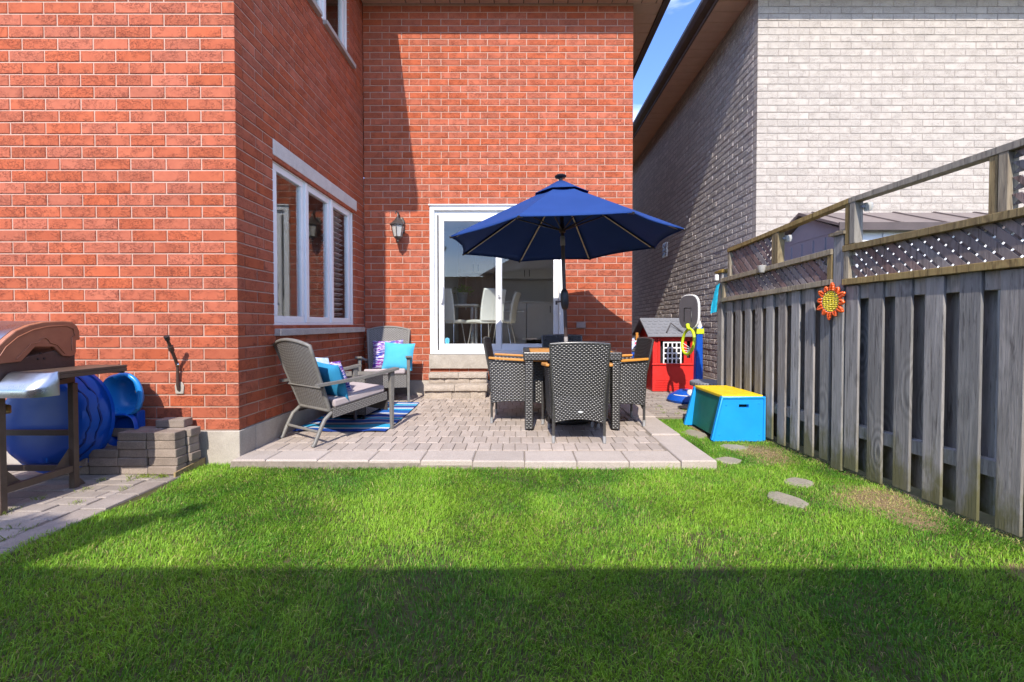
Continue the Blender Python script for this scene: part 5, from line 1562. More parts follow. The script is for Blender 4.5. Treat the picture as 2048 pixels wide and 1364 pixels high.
# ---- moulded toddler seat -----------------------------------------------------------
ts = thing('toddler_seat', 'bright blue moulded plastic toddler seat between the pool and the brick wall', 'toddler seat', (-2.88, 3.20, 0.0))
def shell(cx, cz, rx, rz, depth, y0, name, m, tilt=0.0):
    """open scoop: rim faces the lawn, bowl bulges to the wall"""
    out = [(r, d) for r, d in ((0.02, depth), (0.45, depth * .98), (0.75, depth * .80), (0.92, depth * .40), (1.0, 0.0), (1.07, -0.012), (1.12, 0.0), (1.09, 0.02))]
    mb = MB(); n = 28
    for r, d in out:
        for k in range(n):
            a = 2 * math.pi * k / n
            c_, s_ = math.cos(a), math.sin(a)
            q = (abs(c_) ** 3 + abs(s_) ** 3) ** (-1 / 3)
            x, z = rx * r * c_ * q, rz * r * s_ * q
            mb.v.append((cx + x * math.cos(tilt) - z * math.sin(tilt), y0 + d + 0.10 * x, cz + x * math.sin(tilt) + z * math.cos(tilt)))
    for j in range(len(out) - 1):
        for k in range(n):
            k2 = (k + 1) % n
            mb.f.append((j * n + k, j * n + k2, (j + 1) * n + k2, (j + 1) * n + k))
    mb.f.append(tuple(range(n)))
    o = part(name, mb, m, ts, smooth=60, world=True)
    so = o.modifiers.new('wall', 'SOLIDIFY'); so.thickness = 0.006
shell(-2.885, 0.545, 0.105, 0.135, 0.11, 3.20, 'back_shell', 'skyplastic', 0.18)
shell(-2.885, 0.295, 0.095, 0.10, 0.10, 3.19, 'seat_shell', 'blueplastic', 0.1)
part('base', MB().prism([(-2.99, 3.20, .001), (-2.80, 3.20, .001), (-2.80, 3.31, .001), (-2.99, 3.31, .001)], [(-2.965, 3.235, .42), (-2.805, 3.235, .42), (-2.805, 3.31, .42), (-2.965, 3.31, .42)]), 'blueplastic', ts, world=True, bevel=0.012)
part('rim_band', MB().tube([(-2.885 + 0.117 * math.cos(R(a)) * 1.03 + .02, 3.185 + 0.012, 0.545 + 0.142 * math.sin(R(a)) * 1.05) for a in range(-40, 121, 10)], 0.017, 8), 'skyplastic', ts, world=True, smooth=60)
for (x, z) in ((-2.845, 0.56), (-2.87, 0.285)):
    part('plug', MB().lathe([(0.0001, .006), (0.014, .005), (0.016, 0)], 14, (x, 3.285 - (0.0 if z > .5 else .005), z), (0, -1, 0)), 'offwhite', ts, world=True)

# ---- stack of spare pavers -----------------------------------------------------------
blk = {}
def block(x0, y0, z0, lx, ly, rz, label):
    k = (lx, ly)
    if k not in blk:
        blk[k] = MB().box(-lx / 2, lx / 2, -ly / 2, ly / 2, 0, 0.058).mesh('concrete_paver', 'stackpaver')
    o = link('concrete_paver', blk[k], None, (x0 + lx / 2, y0 + ly / 2, z0), (0, 0, rz))
    b = o.modifiers.new('edge', 'BEVEL'); b.width = 0.006; b.segments = 2
    tag(o, label, 'paver', 'spare pavers stacked by the brick wall')
ORD = ['first', 'second', 'third', 'fourth', 'fifth']
LAY = ['bottom layer', 'second layer up', 'third layer up', 'fourth layer up', 'top full layer']
for lay in range(5):
    z = 0.004 + 0.0595 * lay
    for k in range((4, 4, 4, 2, 2)[lay]):
        block(-2.605 - 0.205 * k + random.uniform(-.006, .006) - (0.004 * lay), 3.085 + random.uniform(-.006, .006), z, 0.20, 0.10, random.uniform(-.02, .02),
              'grey paver, %s from the lawn in the %s, stack front' % (ORD[k], LAY[lay]))
    for k in range(3 if lay == 4 else 2):
        block(-2.59 - 0.205 * k + random.uniform(-.008, .008), 3.195 + random.uniform(-.004, .004), z, 0.20, 0.10, random.uniform(-.02, .02),
              'grey paver, %s from the lawn in the %s, stack rear' % (ORD[k], LAY[lay]))
block(-2.665, 3.225, 0.004 + 0.0595 * 5, 0.20, 0.10, R(4), 'single grey paver lying on top of the paver stack, below the iron bracket')
# edging strip beside the stack
eg = part('lawn_edging', MB().hexa([(-2.40, 3.05, -.01), (-2.385, 3.05, -.01), (-2.385, 3.34, -.01), (-2.40, 3.34, -.01), (-2.40, 3.05, .03), (-2.385, 3.05, .03), (-2.385, 3.34, .05), (-2.40, 3.34, .05)]), 'fencebrown', None)
tag(eg, 'short brown lawn edging strip beside the paver stack', 'edging')

# ---- iron bracket on the wall -----------------------------------------------------------
ib = thing('wall_bracket', 'rusty brown iron swing bracket screwed to the brick wall', 'bracket', (-2.585, Y1, 0.62))
part('plate', MB().prism([(-.03, -.001, -.09), (.03, -.001, -.09), (.036, -.001, -.03), (.02, -.001, .0), (-.02, -.001, .0), (-.036, -.001, -.03)][::-1], [(-.03, -.008, -.09), (.03, -.008, -.09), (.036, -.008, -.03), (.02, -.008, .0), (-.02, -.008, .0), (-.036, -.008, -.03)][::-1]), 'concrete', ib, bevel=0.003)
part('rod', MB().tube([(0.0, -.010, -.06), (0.0, -.022, -.02), (0.002, -.024, .05), (0.006, -.03, .15)], [0.012, .011, .010, .010], 10), 'grilldark', ib, smooth=60)
part('arm', MB().tube([(0.006, -.03, .12), (.010, -.05, .165), (.022, -.11, .26), (.034, -.160, .335)], [0.010, .011, .012, .010], 10), 'grilldark', ib, smooth=60)
part('collar', MB().tube([(.020, -.10, .245), (.025, -.12, .278)], 0.018, 12), 'grilldark', ib, smooth=60)
part('cap', MB().tube([(.032, -.152, .325), (.036, -.168, .352)], [0.016, 0.018], 12), 'black', ib, smooth=60)
part('bolt', MB().lathe([(0.0001, .008), (0.009, .006), (0.009, 0)], 10, (0.022, -.045, .135), (1, -.6, 0)), 'chrome', ib)

# ================================================================== TOYS BY THE FENCE
# ---- bench toy box
bz = thing('toy_bench', 'bright blue plastic toy bench with yellow seat standing against the fence', 'toy bench', (1.98, 4.3, 0))
def end_panel(y0, y1):
    a = [(1.735, 0.0), (2.215, 0.0), (2.215, 0.405), (1.825, 0.405)]
    return MB().prism([(x, y0, z) for x, z in a], [(x, y1, z) for x, z in a])
e1 = end_panel(3.985, 4.035)
# near end panel with a hand slot: built from strips around the slot
def slot_panel(y0, y1):
    mb = MB()
    xl = lambda z: 1.735 + 0.09 * z / 0.405
    def strip(za, zb, xa=None, xb=None):
        A = [(xl(za) if xa is None else xa, za), (2.215 if xb is None else xb, za), (2.215 if xb is None else xb, zb), (xl(zb) if xa is None else xa, zb)]
        mb.prism([(x, y0, z) for x, z in A], [(x, y1, z) for x, z in A])
    strip(0.0, 0.305); strip(0.335, 0.405); strip(0.305, 0.335, None, 1.975); strip(0.305, 0.335, 2.065, None)
    return mb
part('end_panel', slot_panel(3.985, 4.03), 'benchblue', bz, world=True)
part('end_frame', MB().tube([(1.737, 3.984, 0.012), (1.825, 3.984, 0.395), (2.205, 3.984, 0.395), (2.205, 3.984, 0.012)], 0.012, 8), 'benchblue', bz, world=True, smooth=60)
part('slot_shade', MB().box(1.96, 2.08, 4.031, 4.04, 0.29, 0.35), 'dark', bz, world=True)  # dark box painting the shade behind the hand slot
for (x, z) in ((1.80, 0.06), (2.16, 0.06), (1.86, 0.33), (2.16, 0.345)):
    part('plug', MB().lathe([(0.0001, .004), (0.008, .003), (0.009, 0)], 10, (x, 3.985, z), (0, -1, 0)), 'benchblue', bz, world=True)
part('end_panel', MB().prism([(x, 4.615, z) for x, z in [(1.72, 0.0), (2.215, 0.0), (2.215, 0.405), (1.825, 0.405)]], [(x, 4.66, z) for x, z in [(1.72, 0.0), (2.215, 0.0), (2.215, 0.405), (1.825, 0.405)]]), 'benchblue', bz, world=True, bevel=0.008)
part('side_panel', MB().hexa([(1.80, 4.041, 0.02), (1.82, 4.041, 0.02), (1.82, 4.614, 0.02), (1.80, 4.614, 0.02), (1.84, 4.041, 0.385), (1.86, 4.041, 0.385), (1.86, 4.614, 0.385), (1.84, 4.614, 0.385)]), 'green', bz, world=True)
part('side_panel', MB().box(2.17, 2.19, 4.041, 4.614, 0.02, 0.385), 'green', bz, world=True)
part('seat', MB().box(1.83, 2.20, 3.995, 4.635, 0.387, 0.418), 'yellow', bz, world=True, bevel=0.008)
for i in range(3):
    for j in range(6): part('stud', MB().lathe([(0.0001, .003), (0.02, .002), (0.024, 0)], 12, (1.90 + .115 * i, 4.07 + .10 * j, 0.4175)), 'yellow', bz, world=True)

# ---- playhouse
ph = thing('playhouse', 'red plastic playhouse with grey roof and white lattice windows in the passage', 'playhouse', (2.48, 7.15, 0.03))
g0 = 0.032
hx0, hx1, hy0, hy1 = 2.02, 2.69, 6.74, 7.50
part('wall', MB().prism([(hx0, hy0, g0), (hx1, hy0, g0), (hx1, hy0, .46), (hx0, hy0, .46)], [(hx0, hy0 + .04, g0), (hx1, hy0 + .04, g0), (hx1, hy0 + .04, .46), (hx0, hy0 + .04, .46)]), 'red', ph, world=True, bevel=0.006)
wl = MB()
for (xa, xb, za, zb) in ((hx0, 2.13, .4605, .87), (2.50, 2.545, .4605, .87), (2.60, hx1, .4605, .87), (2.1305, 2.4995, .80, .87), (2.5455, 2.5995, .80, .87), (2.5455, 2.5995, .4605, .54)): wl.box(xa, xb, hy0 + .012, hy0 + .04, za, zb)
part('wall', wl, 'red', ph, world=True)
part('wall', MB().prism([(hx0 + .001, hy0 + .041, g0), (hx0 + .001, hy1, g0), (hx0 + .001, hy1, .87), (hx0 + .001, (hy0 + hy1) / 2, 1.10), (hx0 + .001, hy0 + .041, .87)], [(hx0 + .04, hy0 + .041, g0), (hx0 + .04, hy1, g0), (hx0 + .04, hy1, .87), (hx0 + .04, (hy0 + hy1) / 2, 1.10), (hx0 + .04, hy0 + .041, .87)]), 'red', ph, world=True)
part('wall', MB().prism([(hx1 - .04, hy0 + .041, g0), (hx1 - .04, hy1, g0), (hx1 - .04, hy1, .87), (hx1 - .04, (hy0 + hy1) / 2, 1.10), (hx1 - .04, hy0 + .041, .87)], [(hx1 - .001, hy0 + .041, g0), (hx1 - .001, hy1, g0), (hx1 - .001, hy1, .87), (hx1 - .001, (hy0 + hy1) / 2, 1.10), (hx1 - .001, hy0 + .041, .87)]), 'red', ph, world=True)
part('wall', MB().box(hx0 + .041, hx1 - .041, hy1 - .04, hy1 - .001, g0, .87), 'red', ph, world=True)
part('inside', MB().box(hx0 + .05, hx1 - .05, hy0 + .08, hy0 + .09, .4, .86), 'dark', ph, world=True)  # dark sheet in place of the shade behind the windows
part('ledge', MB().box(hx0 - .01, hx1 + .01, hy0 - .018, hy0 - .001, .435, .462), 'red', ph, world=True, bevel=0.005)
for xa, xb in ((2.02, 2.06), (2.10, 2.135), (2.495, 2.535), (2.61, 2.65)):
    part('pillar', MB().box(xa, xb, hy0 - .006, hy0 + .0115, .463, .868), 'red', ph, world=True, bevel=0.004)
for k in range(5):
    part('moulding', MB().box(2.06, 2.56, hy0 - .006, hy0 - .001, .06 + .035 * k, .064 + .035 * k), 'red', ph, world=True)
wf = MB()
for k in range(5):
    x = 2.185 + 0.0655 * k; wf.box(x - .009, x + .009, hy0 - .012, hy0 + .010, .452, .782)
for k in range(5):
    z = .455 + .081 * k; wf.box(2.176, 2.456, hy0 - .0125, hy0 + .0105, z - .009, z + .009)
part('window_grille', wf, 'white', ph, world=True)
ym_ = (hy0 + hy1) / 2
for (ye, s_) in ((hy0 - .09, -1), (hy1 + .09, 1)):
    rf = part('roof', MB().hexa([(hx0 - .10, ye, .865), (hx1 + .05, ye, .865), (hx1 + .05, ym_, 1.125), (hx0 - .10, ym_, 1.125), (hx0 - .10, ye, .895), (hx1 + .05, ye, .895), (hx1 + .05, ym_, 1.16), (hx0 - .10, ym_, 1.16)]), 'greyplastic', ph, world=True, bevel=0.006)
sh_mesh = MB().box(-.028, .028, -.002, .002, -.02, .02).mesh('shingle', 'greyplastic')
sl = math.atan2(.265, ym_ - hy0 + .09)
for r in range(5):
    for k in range(8):
        t = 0.12 + 0.17 * r
        y = hy0 - .09 + (ym_ - hy0 + .09) * t; z = .895 + .265 * t + .004
        x = hx0 - .05 + .09 * k + (.045 if r % 2 else 0)
        if x > hx1: continue
        o = link('shingle', sh_mesh, rf, (x - 2.48, y - 7.15, z - .03), (sl - R(90), 0, 0))
part('dormer_ridge', MB().tube([(2.215, hy0 - .05, .935), (2.335, hy0 + .12, 1.075), (2.455, hy0 - .05, .935)], 0.012, 8), 'darkplastic', ph, world=True, smooth=60)

# ---- bin of toys
bn = thing('toy_bin', 'blue plastic bin behind the playhouse corner', 'bin', (1.80, 7.0, 0.02))
part('tub', MB().prism([(-.13, -.14, 0), (.13, -.14, 0), (.13, .14, 0), (-.13, .14, 0)], [(-.16, -.17, .58), (.16, -.17, .58), (.16, .17, .58), (-.16, .17, .58)]), 'blueplastic', bn, bevel=0.015)
part('rim', MB().box(-.175, .175, -.185, .185, .56, .60), 'blueplastic', bn, bevel=0.008)
tf = MB(); r_ = random.Random(9)
def PT(u, v):
    x, y = 2 * u - 1, 2 * v - 1
    d = max(0, 1 - (x * x + y * y) * .5)
    return (x * .155, y * .165, .0 + .22 * d * (0.7 + .3 * math.sin(7 * x + 2) * math.cos(6 * y)))
tfo = part('folded_fabric', MB().slabgrid(PT, 14, 14, 0.006), 'toyfabric', None, smooth=60, loc=(1.80, 7.0, 0.626))
tag(tfo, 'crumpled heap of colourful fabric and toys in the blue bin', 'fabric')
po = part('wooden_post', MB().box(-.02, .02, -.02, .02, 0, .9), 'orangewood', None, loc=(1.905, 7.22, 0.02), bevel=.003)
tag(po, 'thin orange wooden post behind the playhouse and the toy bin', 'post')

# ---- basketball hoop
bh = thing('toy_basketball_hoop', 'toy basketball hoop with charcoal backboard, lime ring and blue pole', 'basketball hoop', (2.28, 5.9, 0.028))
part('base', MB().lathe([(0.0001, 0), (0.235, 0.0), (0.25, 0.03), (0.22, 0.085), (0.12, 0.14), (0.07, 0.16), (0.0001, 0.16)], 28, (-0.06, 0.0, 0)), 'blueplastic', bh, smooth=50)
part('base_stripe', MB().tube([(-0.06 + 0.20 * math.cos(R(a)), 0.20 * math.sin(R(a)), 0.10) for a in range(200, 300, 10)], 0.006, 6), 'offwhite', bh, smooth=60)
part('filler_cap', MB().lathe([(0.0001, .11), (0.055, .10), (0.07, .06), (0.07, .0)], 18, (-0.03, -.13, 0.07)), 'offwhite', bh, smooth=60)
part('pole', MB().prism([(.045, -.05, .12), (.145, -.05, .12), (.145, .05, .12), (.045, .05, .12)], [(.06, -.045, 1.0), (.14, -.045, 1.0), (.14, .045, 1.0), (.06, .045, 1.0)]), 'blueplastic', bh, bevel=0.012)
part('collar', MB().box(.05, .152, -.056, .056, .90, .97), 'lime', bh, bevel=0.006)
part('neck', MB().tube([(.10, 0, .98), (.075, -.01, 1.06), (.02, -.03, 1.13)], [0.05, .045, .035], 12), 'offwhite', bh, smooth=60)
# backboard: rounded plate seen at an angle
BN = Vector((-0.84, -0.54, 0)); BT = Vector((0.54, -0.84, 0))
bc = Vector((-0.055, -0.05, 1.195))
outl = []
for k in range(28):
    a = 2 * math.pi * k / 28
    c_, s_ = math.cos(a), math.sin(a)
    q = (abs(c_) ** 3.2 + abs(s_) ** 3.2) ** (-1 / 3.2)
    outl.append((0.155 * c_ * q, 0.225 * s_ * q))
def bp(x, z, d): return tuple(bc + BT * x + Vector((0, 0, z)) + BN * d)
part('backboard', MB().prism([bp(x, z, 0.0) for x, z in outl], [bp(x, z, -.035) for x, z in outl]), 'offwhite', bh, bevel=0.008)
part('backboard_face', MB().prism([bp(x * .93, z * .95, 0.0125) for x, z in outl], [bp(x * .93, z * .95, .0005) for x, z in outl]), 'darkplastic', bh, bevel=0.003)
sq = [(-.055, -.13), (-.055, .05), (.055, .05), (.055, -.13)]
part('target_square', MB().tube([bp(x, z, .014) for x, z in sq], 0.006, 6), 'black', bh, smooth=60)
rc = Vector((-0.085, -0.12, 0.80)); rn = Vector((-0.97, -0.13, 0.12)).normalized(); rt = Vector((0, 0, 1)); rs = rn.cross(rt).normalized(); ru = rs.cross(rn)
part('ring', MB().tube([rc + (rs * math.cos(2 * math.pi * k / 32) * .15 + ru * math.sin(2 * math.pi * k / 32) * .165) for k in range(33)], 0.019, 8, cap=False, sy=1.0), 'lime', bh, smooth=60)
part('ring_bracket', MB().tube([bp(0, -.17, .02), tuple(Vector(bp(0, -.20, .04)).lerp(rc + ru * .165, .5)), tuple(rc + ru * .165)], 0.026, 8), 'lime', bh, smooth=60)
nt = MB()
for k in range(9):
    a = math.pi * (1.05 + 0.9 * k / 8)
    p0 = rc + (rs * math.cos(a) * .12 + ru * math.sin(a) * .16)
    a2 = math.pi * (1.05 + 0.9 * ((k + 2.5) % 8) / 8)
    p1 = rc + (rs * math.cos(a2) * .06 + ru * (-.05 + math.sin(a2) * .05)) - rn * .05
    nt.tube([p0, (p0 + p1) / 2 - rn * .03 + Vector((0, 0, -.015)), p1], 0.004, 5)
part('net', nt, 'net', bh, smooth=60)

# ---- charcoal round tub and a flat black disk on the paving
tb = thing('round_tub', 'charcoal round plastic tub with ribbed rim behind the toy bench', 'tub', (2.245, 5.25, 0.028), 0)
part('body', MB().lathe([(0.0001, 0), (0.13, 0), (0.165, 0.26), (0.17, 0.30)], 26), 'darkplastic', tb, smooth=50)
part('top', MB().lathe([(0.17, 0.295), (0.205, 0.30), (0.212, 0.32), (0.212, 0.345), (0.205, 0.352), (0.19, 0.345), (0.0001, 0.335)], 40), 'greyplastic', tb, smooth=50)
for k in range(36):
    a = 2 * math.pi * k / 36
    part('rib', MB().box(-.003, .003, -.004, .004, .302, .346), 'darkplastic', tb, loc=(.213 * math.cos(a), .213 * math.sin(a), 0), rot=(0, 0, a))
ld_ = part('flat_disk', MB().lathe([(0.0001, 0), (0.085, 0), (0.10, 0.018), (0.104, 0.02), (0.098, 0.012), (0.0001, 0.008)], 28), 'black', None, smooth=50, loc=(2.03, 5.37, 0.032))
tag(ld_, 'small flat black round saucer lying on the paving beside the toy bench', 'disk')

# ---- stepping stones
for i, (x, y, rx, ry, lab) in enumerate([(1.69, 4.26, .10, .15, 'flat grey stepping stone beside the toy bench and the patio border'), (1.84, 3.79, .10, .10, 'flat grey stepping stone just in front of the toy bench'), (1.62, 3.42, .105, .085, 'flat grey stepping stone near the patio corner'),
                                         (1.87, 2.95, .095, .075, 'small tan stepping stone in the grass nearer the fence'), (1.61, 2.66, .09, .115, 'grey stepping stone nearest the camera in the grass')]):
    p = blob(0, 0, rx, ry, 0.0, 9, 40 + i, 0.3)
    mb = MB().prism([(a, b, -.02) for a, b, c in p], [(a, b, .006) for a, b, c in p])
    o = part('stepping_stone', mb, 'flag', None, bevel=0.006, loc=(x, y, 0))
    tag(o, lab, 'stepping stone', 'stepping stones in the grass')

# ---- things hung on the fence
def on_f(y, d=0.0, z=0.0):
    """a point on the fence's lawn side"""
    u = U(y); c, s = math.cos(TH), math.sin(TH)
    return Vector((2.445 + c * u - s * d, 2.149 + s * u + c * d, z))
sn = thing('sun_ornament', 'orange and yellow beaded sun ornament hanging on the fence post', 'ornament', on_f(3.245, 0.055, 1.225), TH)
sn.scale = (0.8, 0.8, 0.8)
def disc(r, y0, y1, n=22): return [(r * math.cos(2 * math.pi * k / n), y0, r * math.sin(2 * math.pi * k / n)) for k in range(n)]
for k in range(11):                                    # rows of yellow beads strung across the face
    z = -0.085 + 0.017 * k
    hw_ = math.sqrt(max(0.0001, 0.092 ** 2 - z * z))
    nb_ = max(3, int(hw_ / 0.008))
    bd = MB()
    for i in range(nb_):
        x = -hw_ + 2 * hw_ * (i + .5) / nb_
        bd.lathe([(0.0001, -.006), (0.0075, -.004), (0.0088, 0), (0.0075, .004), (0.0001, .006)], 6, (x, 0.004 + .002 * math.sin(i * 3 + k), z + random.uniform(-.002, .002)), (1, 0, 0))
    part('bead_row', bd, 'beadyellow', sn, smooth=60)
part('wire_ring', MB().tube([(0.1 * math.cos(2 * math.pi * k / 40), 0.0, 0.1 * math.sin(2 * math.pi * k / 40)) for k in range(41)], 0.004, 6, cap=False), 'net', sn, smooth=60)
for k in range(12):
    a = 2 * math.pi * k / 12 + 0.1
    L_ = 0.055 if k % 2 else 0.036
    ry_ = MB()
    for (t, w_) in ((0.0, .024), (.25, .023), (.5, .02), (.75, .015), (1.0, .012)):
        for s_ in ((-1, 1) if w_ > .013 else (0,)):
            cx = (0.106 + L_ * t); c2 = (cx * math.cos(a) - s_ * w_ * .6 * math.sin(a), 0.003, cx * math.sin(a) + s_ * w_ * .6 * math.cos(a))
            ry_.lathe([(0.0001, -.010), (0.012, -.006), (0.0155, 0), (0.012, .006), (0.0001, .012)], 7, c2, (math.cos(a), 0, math.sin(a)))
    part('ray', ry_, 'beadorange', sn, smooth=60)
cl = on_f(4.755, 0.06, 0)
mb = MB().slabgrid(lambda u, v: (0.034 * (u - .5) * (1 + .6 * (1 - v)) - 0.05 * (1 - v), 0.025 * math.sin(6 * u + 3 * v), -0.30 + 0.30 * v + .02 * u), 8, 12, 0.008)
rg = part('cleaning_cloth', mb, 'turq', None, smooth=60, loc=(cl.x, cl.y - .05, 1.47))
tag(rg, 'turquoise cloth hanging from the end post of the fence', 'cloth')
wl_ = thing('post_light', 'small white light fixed to the end post of the fence', 'light', (cl.x - .01, cl.y - .02, 1.50))
part('housing', MB().box(-.018, .02, -.022, .015, 0.02, .085), 'offwhite', wl_, bevel=.008)
part('hook', MB().tube([(0, -.012, .03), (0, -.03, -.01), (0, -.04, -.04)], .005, 6), 'black', wl_, smooth=60)
c = on_f(4.02, 0.055, 1.555)
sl_ = thing('rail_light', 'small clear plastic light clipped to the lattice rail', 'light', c, TH)
part('housing', MB().lathe([(0.0001, -.03), (.022, -.03), (.034, .0), (.038, .03), (.03, .034), (0.0001, .034)], 14), 'clearlamp', sl_, smooth=50)
part('clip', MB().box(-.012, .012, -.03, .0, .012, .03), 'greyplastic', sl_)
for (y, z, lab) in ((3.84, 1.80, 'small white light on the upright of the fence frame nearer the passage'), (3.07, 1.87, 'small white light behind the fence frame upright nearer the camera')):
    c = on_f(y, -0.06, z)
    t_ = thing('frame_light', lab, 'light', c, TH)
    part('housing', MB().lathe([(0.0001, -.03), (.02, -.028), (.03, .0), (.026, .026), (0.0001, .03)], 14), 'clearlamp', t_, smooth=60)
    part('bracket', MB().box(-.008, .008, .0, .05, -.008, .008), 'greyplastic', t_)

# ================================================================== TREE BEHIND THE BACK FENCE (shadow on the lawn)
tr = thing('garden_tree', 'small leafy tree beyond the back fence, casting the shadow by the path', 'tree', (-3.1, -1.5, 0))
part('trunk', MB().tube([(0, 0, 0), (.03, 0, .9), (.0, .02, 1.8), (.08, .0, 3.1)], [0.06, .05, .04, .02], 8), 'grilldark', tr, smooth=60)
part('limb', MB().tube([(.02, .01, 1.7), (.3, .1, 2.5), (.84, .25, 3.36)], [0.025, .018, .008], 6), 'grilldark', tr, smooth=60)
part('limb', MB().tube([(0, .01, 1.8), (-.3, .15, 2.5), (-.5, .2, 3.1)], [0.025, .018, .008], 6), 'grilldark', tr, smooth=60)
lv = MB(); r_ = random.Random(8)
cl_ = [(-.2, .1, 2.95, .34), (.1, .1, 3.0, .32), (.33, .15, 3.02, .22), (.52, .2, 3.12, .13), (.66, .24, 3.22, .08), (.80, .25, 3.34, .05), (-.5, .2, 2.95, .3)]
for (cx, cy, cz, rr) in cl_:
    for k in range(int(26000 * rr * rr)):
        d = Vector((r_.gauss(0, 1), r_.gauss(0, 1), r_.gauss(0, 1))).normalized() * rr * r_.random() ** .4
        c = Vector((cx, cy, cz)) + d
        a = Vector((r_.uniform(-1, 1), r_.uniform(-1, 1), r_.uniform(-1, 1))).normalized(); b = a.cross(Vector((r_.uniform(-1, 1), r_.uniform(-1, 1), r_.uniform(-1, 1)))).normalized()
        lv.add([c, c + a * .03 + b * .018, c + a * .065, c + a * .03 - b * .018], [(0, 1, 2, 3)])
part('crown', lv, 'leafy', tr)

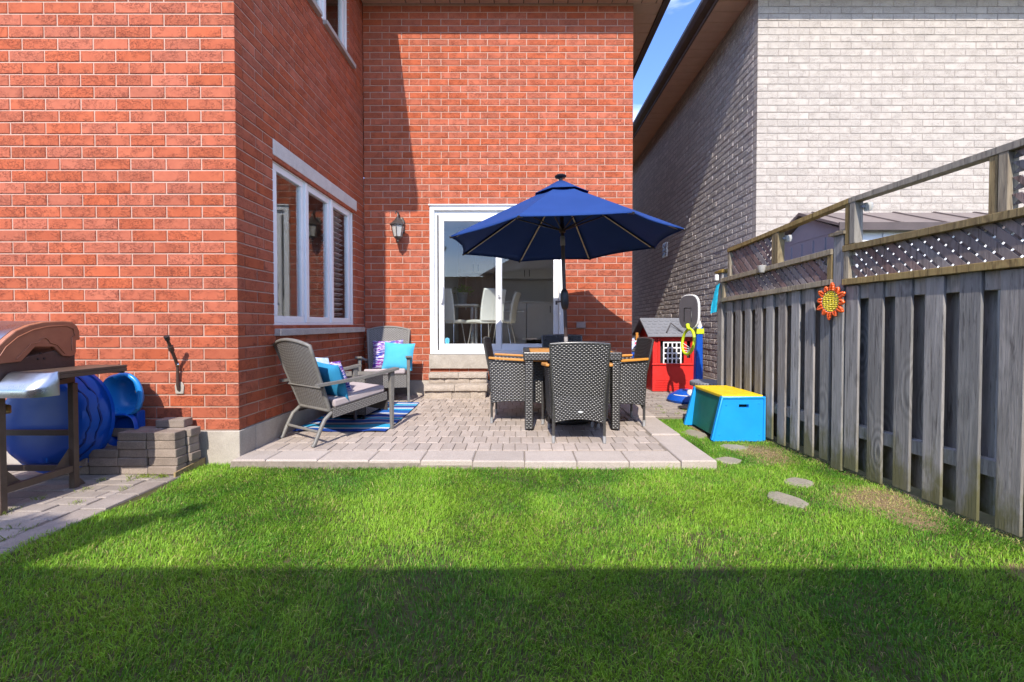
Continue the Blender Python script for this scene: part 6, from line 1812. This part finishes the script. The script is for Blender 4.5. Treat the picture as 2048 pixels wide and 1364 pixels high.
# ================================================================== GRASS
def fbm(x, y, s, seed):
    g = np.random.default_rng(seed)
    o = np.zeros_like(x); amp = 1.0
    for q in range(5):
        for _ in range(3):
            a = g.uniform(0, 6.28); p = g.uniform(0, 6.28); k = s * (1.9 ** q) * g.uniform(.8, 1.25)
            o += amp * np.sin(k * (x * math.cos(a) + y * math.sin(a)) + p)
        amp *= 0.6
    return o / 4.2
def grass(name, n, region, hmin, hmax, label):
    (xa, xb, ya, yb) = region
    x = rng.uniform(xa, xb, n); y = rng.uniform(ya, yb, n)
    fx = 2.445 - 0.109 * (y - 2.149)
    edge = -2.36 + 0.03 * np.sin(5 * y) + 0.05 * fbm(x * 0, y, 6, 5) - np.clip(2.2 - y, 0, 1) * .0
    ok = (x > edge) & (x < fx + 0.02)
    front = 3.262 - 0.008 * (x + 2)
    ok &= ~((x > -2.16) & (x < 1.455) & (y > front - 0.004))
    ok &= ~((x < -2.14) & (y > 3.34))
    ok &= y < 4.93
    dens = 0.80 + 0.30 * fbm(x, y, 5, 3) + 0.22 * fbm(x, y, 19, 4)
    bare = np.zeros(n)
    for cx, cy, rx, ry, sd in DIRT:
        d = np.sqrt(((x - cx) / rx) ** 2 + ((y - cy) / ry) ** 2) + 0.22 * fbm(x, y, 12, 77)
        bare = np.maximum(bare, np.clip(1.2 - d, 0, 1) * 1.25)
    bare = np.maximum(bare, np.clip((x - (fx - 0.07)) / 0.07, 0, 1) * .75)
    dens = dens * np.clip(1 - bare * .75, 0.34, 1)
    for (sx_, sy_, rx, ry) in ((1.69, 4.26, .10, .15), (1.84, 3.79, .10, .10), (1.62, 3.42, .105, .085), (1.87, 2.95, .095, .075), (1.61, 2.66, .09, .115)):
        ok &= (((x - sx_) / (rx * .84)) ** 2 + ((y - sy_) / (ry * .84)) ** 2) > 1
    ok &= ~((x > 1.74) & (y > 3.99) & (y < 4.66) & (x < 2.2))
    ok &= rng.random(n) < dens
    x, y, bare = x[ok], y[ok], bare[ok]; n = len(x)
    tone = fbm(x, y, 3.2, 21); fine = fbm(x, y, 14, 22)
    h = rng.uniform(hmin, hmax, n) * (1 + 0.22 * tone + 0.18 * fine) * (1 - 0.45 * np.clip(bare, 0, 1))
    h *= np.where(rng.random(n) < 0.03, rng.uniform(1.3, 1.75, n), 1.0)
    edgeb = np.exp(-np.abs(y - front[ok]) / 0.05) * (x > -2.14) * (x < 1.46)
    h *= 1 + 0.25 * edgeb
    w = rng.uniform(0.0009, 0.0020, n)
    az = rng.uniform(0, 2 * np.pi, n)
    lean = np.clip(rng.uniform(0.1, 1.5, n) + 0.7 * np.clip(bare, 0, 1), 0, 1.9)
    la = fbm(x, y, 4, 31) * 3 + rng.normal(0, 1.2, n)
    dx, dy = np.cos(la) * lean * h, np.sin(la) * lean * h
    px, py = np.cos(az) * w, np.sin(az) * w
    v = np.empty((n, 5, 3), np.float32)
    z0 = -0.012 + 0.013 * np.clip(bare * 1.6, 0, 1)
    v[:, 0] = np.stack([x - px, y - py, z0], 1)
    v[:, 1] = np.stack([x + px, y + py, z0], 1)
    v[:, 2] = np.stack([x + dx * .32 + px * .8, y + dy * .32 + py * .8, z0 + h * .62], 1)
    v[:, 3] = np.stack([x + dx * .32 - px * .8, y + dy * .32 - py * .8, z0 + h * .62], 1)
    v[:, 4] = np.stack([x + dx, y + dy, z0 + h * np.maximum(0.22, 1.02 - .42 * lean)], 1)
    idx = np.arange(n, dtype=np.int32)[:, None] * 5
    quads = (idx + np.array([0, 1, 2, 3], np.int32)); tris = (idx + np.array([3, 2, 4], np.int32))
    loops = np.concatenate([quads, tris], 1).ravel()
    me = bpy.data.meshes.new(name)
    me.vertices.add(n * 5); me.vertices.foreach_set('co', v.ravel())
    me.loops.add(n * 7); me.loops.foreach_set('vertex_index', loops)
    me.polygons.add(n * 2)
    ls = (np.arange(n, dtype=np.int32)[:, None] * 7 + np.array([0, 4], np.int32)).ravel()
    me.polygons.foreach_set('loop_start', ls)
    me.update(calc_edges=True)
    # blade colour: patches of yellower and deeper green, dry blades near the bare spots
    t = np.clip(0.5 + 0.65 * tone + 0.35 * fine + rng.normal(0, 0.24, n), 0, 1)[:, None]
    deep, lite, dry = np.array([[.085, .245, .020]]), np.array([[.295, .505, .045]]), np.array([[.50, .41, .17]])
    c = deep * (1 - t) + lite * t
    dm = np.clip((rng.random(n) < (0.05 + 0.09 * np.clip(fbm(x, y, 9, 55) * 2 - .3, 0, 1) + 0.75 * np.clip(bare, 0, 1) + 0.12 * edgeb)).astype(float), 0, 1)[:, None]
    c = c * (1 - dm * .85) + dry * dm * .85
    c *= rng.uniform(.8, 1.2, (n, 1))
    rgba = np.ones((n, 5, 4), np.float32); rgba[:, :, :3] = c[:, None, :]
    at = me.color_attributes.new('gc', 'FLOAT_COLOR', 'POINT'); at.data.foreach_set('color', rgba.ravel())
    me.materials.append(M['grass'])
    o = link(name, me)
    return tag(o, label, 'grass', kind='stuff')
grass('grass', 540000, (-2.5, 2.5, 1.15, 4.95), 0.013, 0.034, 'short green lawn grass in front of the patio')
grass('grass', 70000, (-2.5, 2.7, -0.85, 1.15), 0.028, 0.050, 'short green lawn grass behind the camera')
# tufts between the path pavers
def weeds():
    pts = []
    for k in range(34):
        bx, by = random.choice([(-2.535, random.uniform(1.5, 3.0)), (random.uniform(-3.2, -2.4), random.uniform(2.2, 3.05)), (random.uniform(-2.75, -2.42), 3.05), (random.uniform(1.5, 2.0), random.uniform(4.95, 5.6))])
        for j in range(26): pts.append((bx + random.gauss(0, .018), by + random.gauss(0, .018)))
    mb = MB()
    for (x, y) in pts:
        a = random.uniform(0, 6.28); h = random.uniform(.008, .028); l = random.uniform(.2, 1)
        p = Vector((math.cos(a), math.sin(a), 0)); d = Vector((random.gauss(0, 1), random.gauss(0, 1), 0)).normalized() * h * l
        b = Vector((x, y, 0.0 if x < 0 else .025))
        mb.add([b - p * .0018, b + p * .0018, b + d * .4 + Vector((0, 0, h * .6)), b + d + Vector((0, 0, h))], [(0, 1, 2), (0, 2, 3)])
    o = part('weeds', mb, 'leafy', None)
    tag(o, 'small weeds growing in the paving joints', 'weeds', kind='stuff')
weeds()
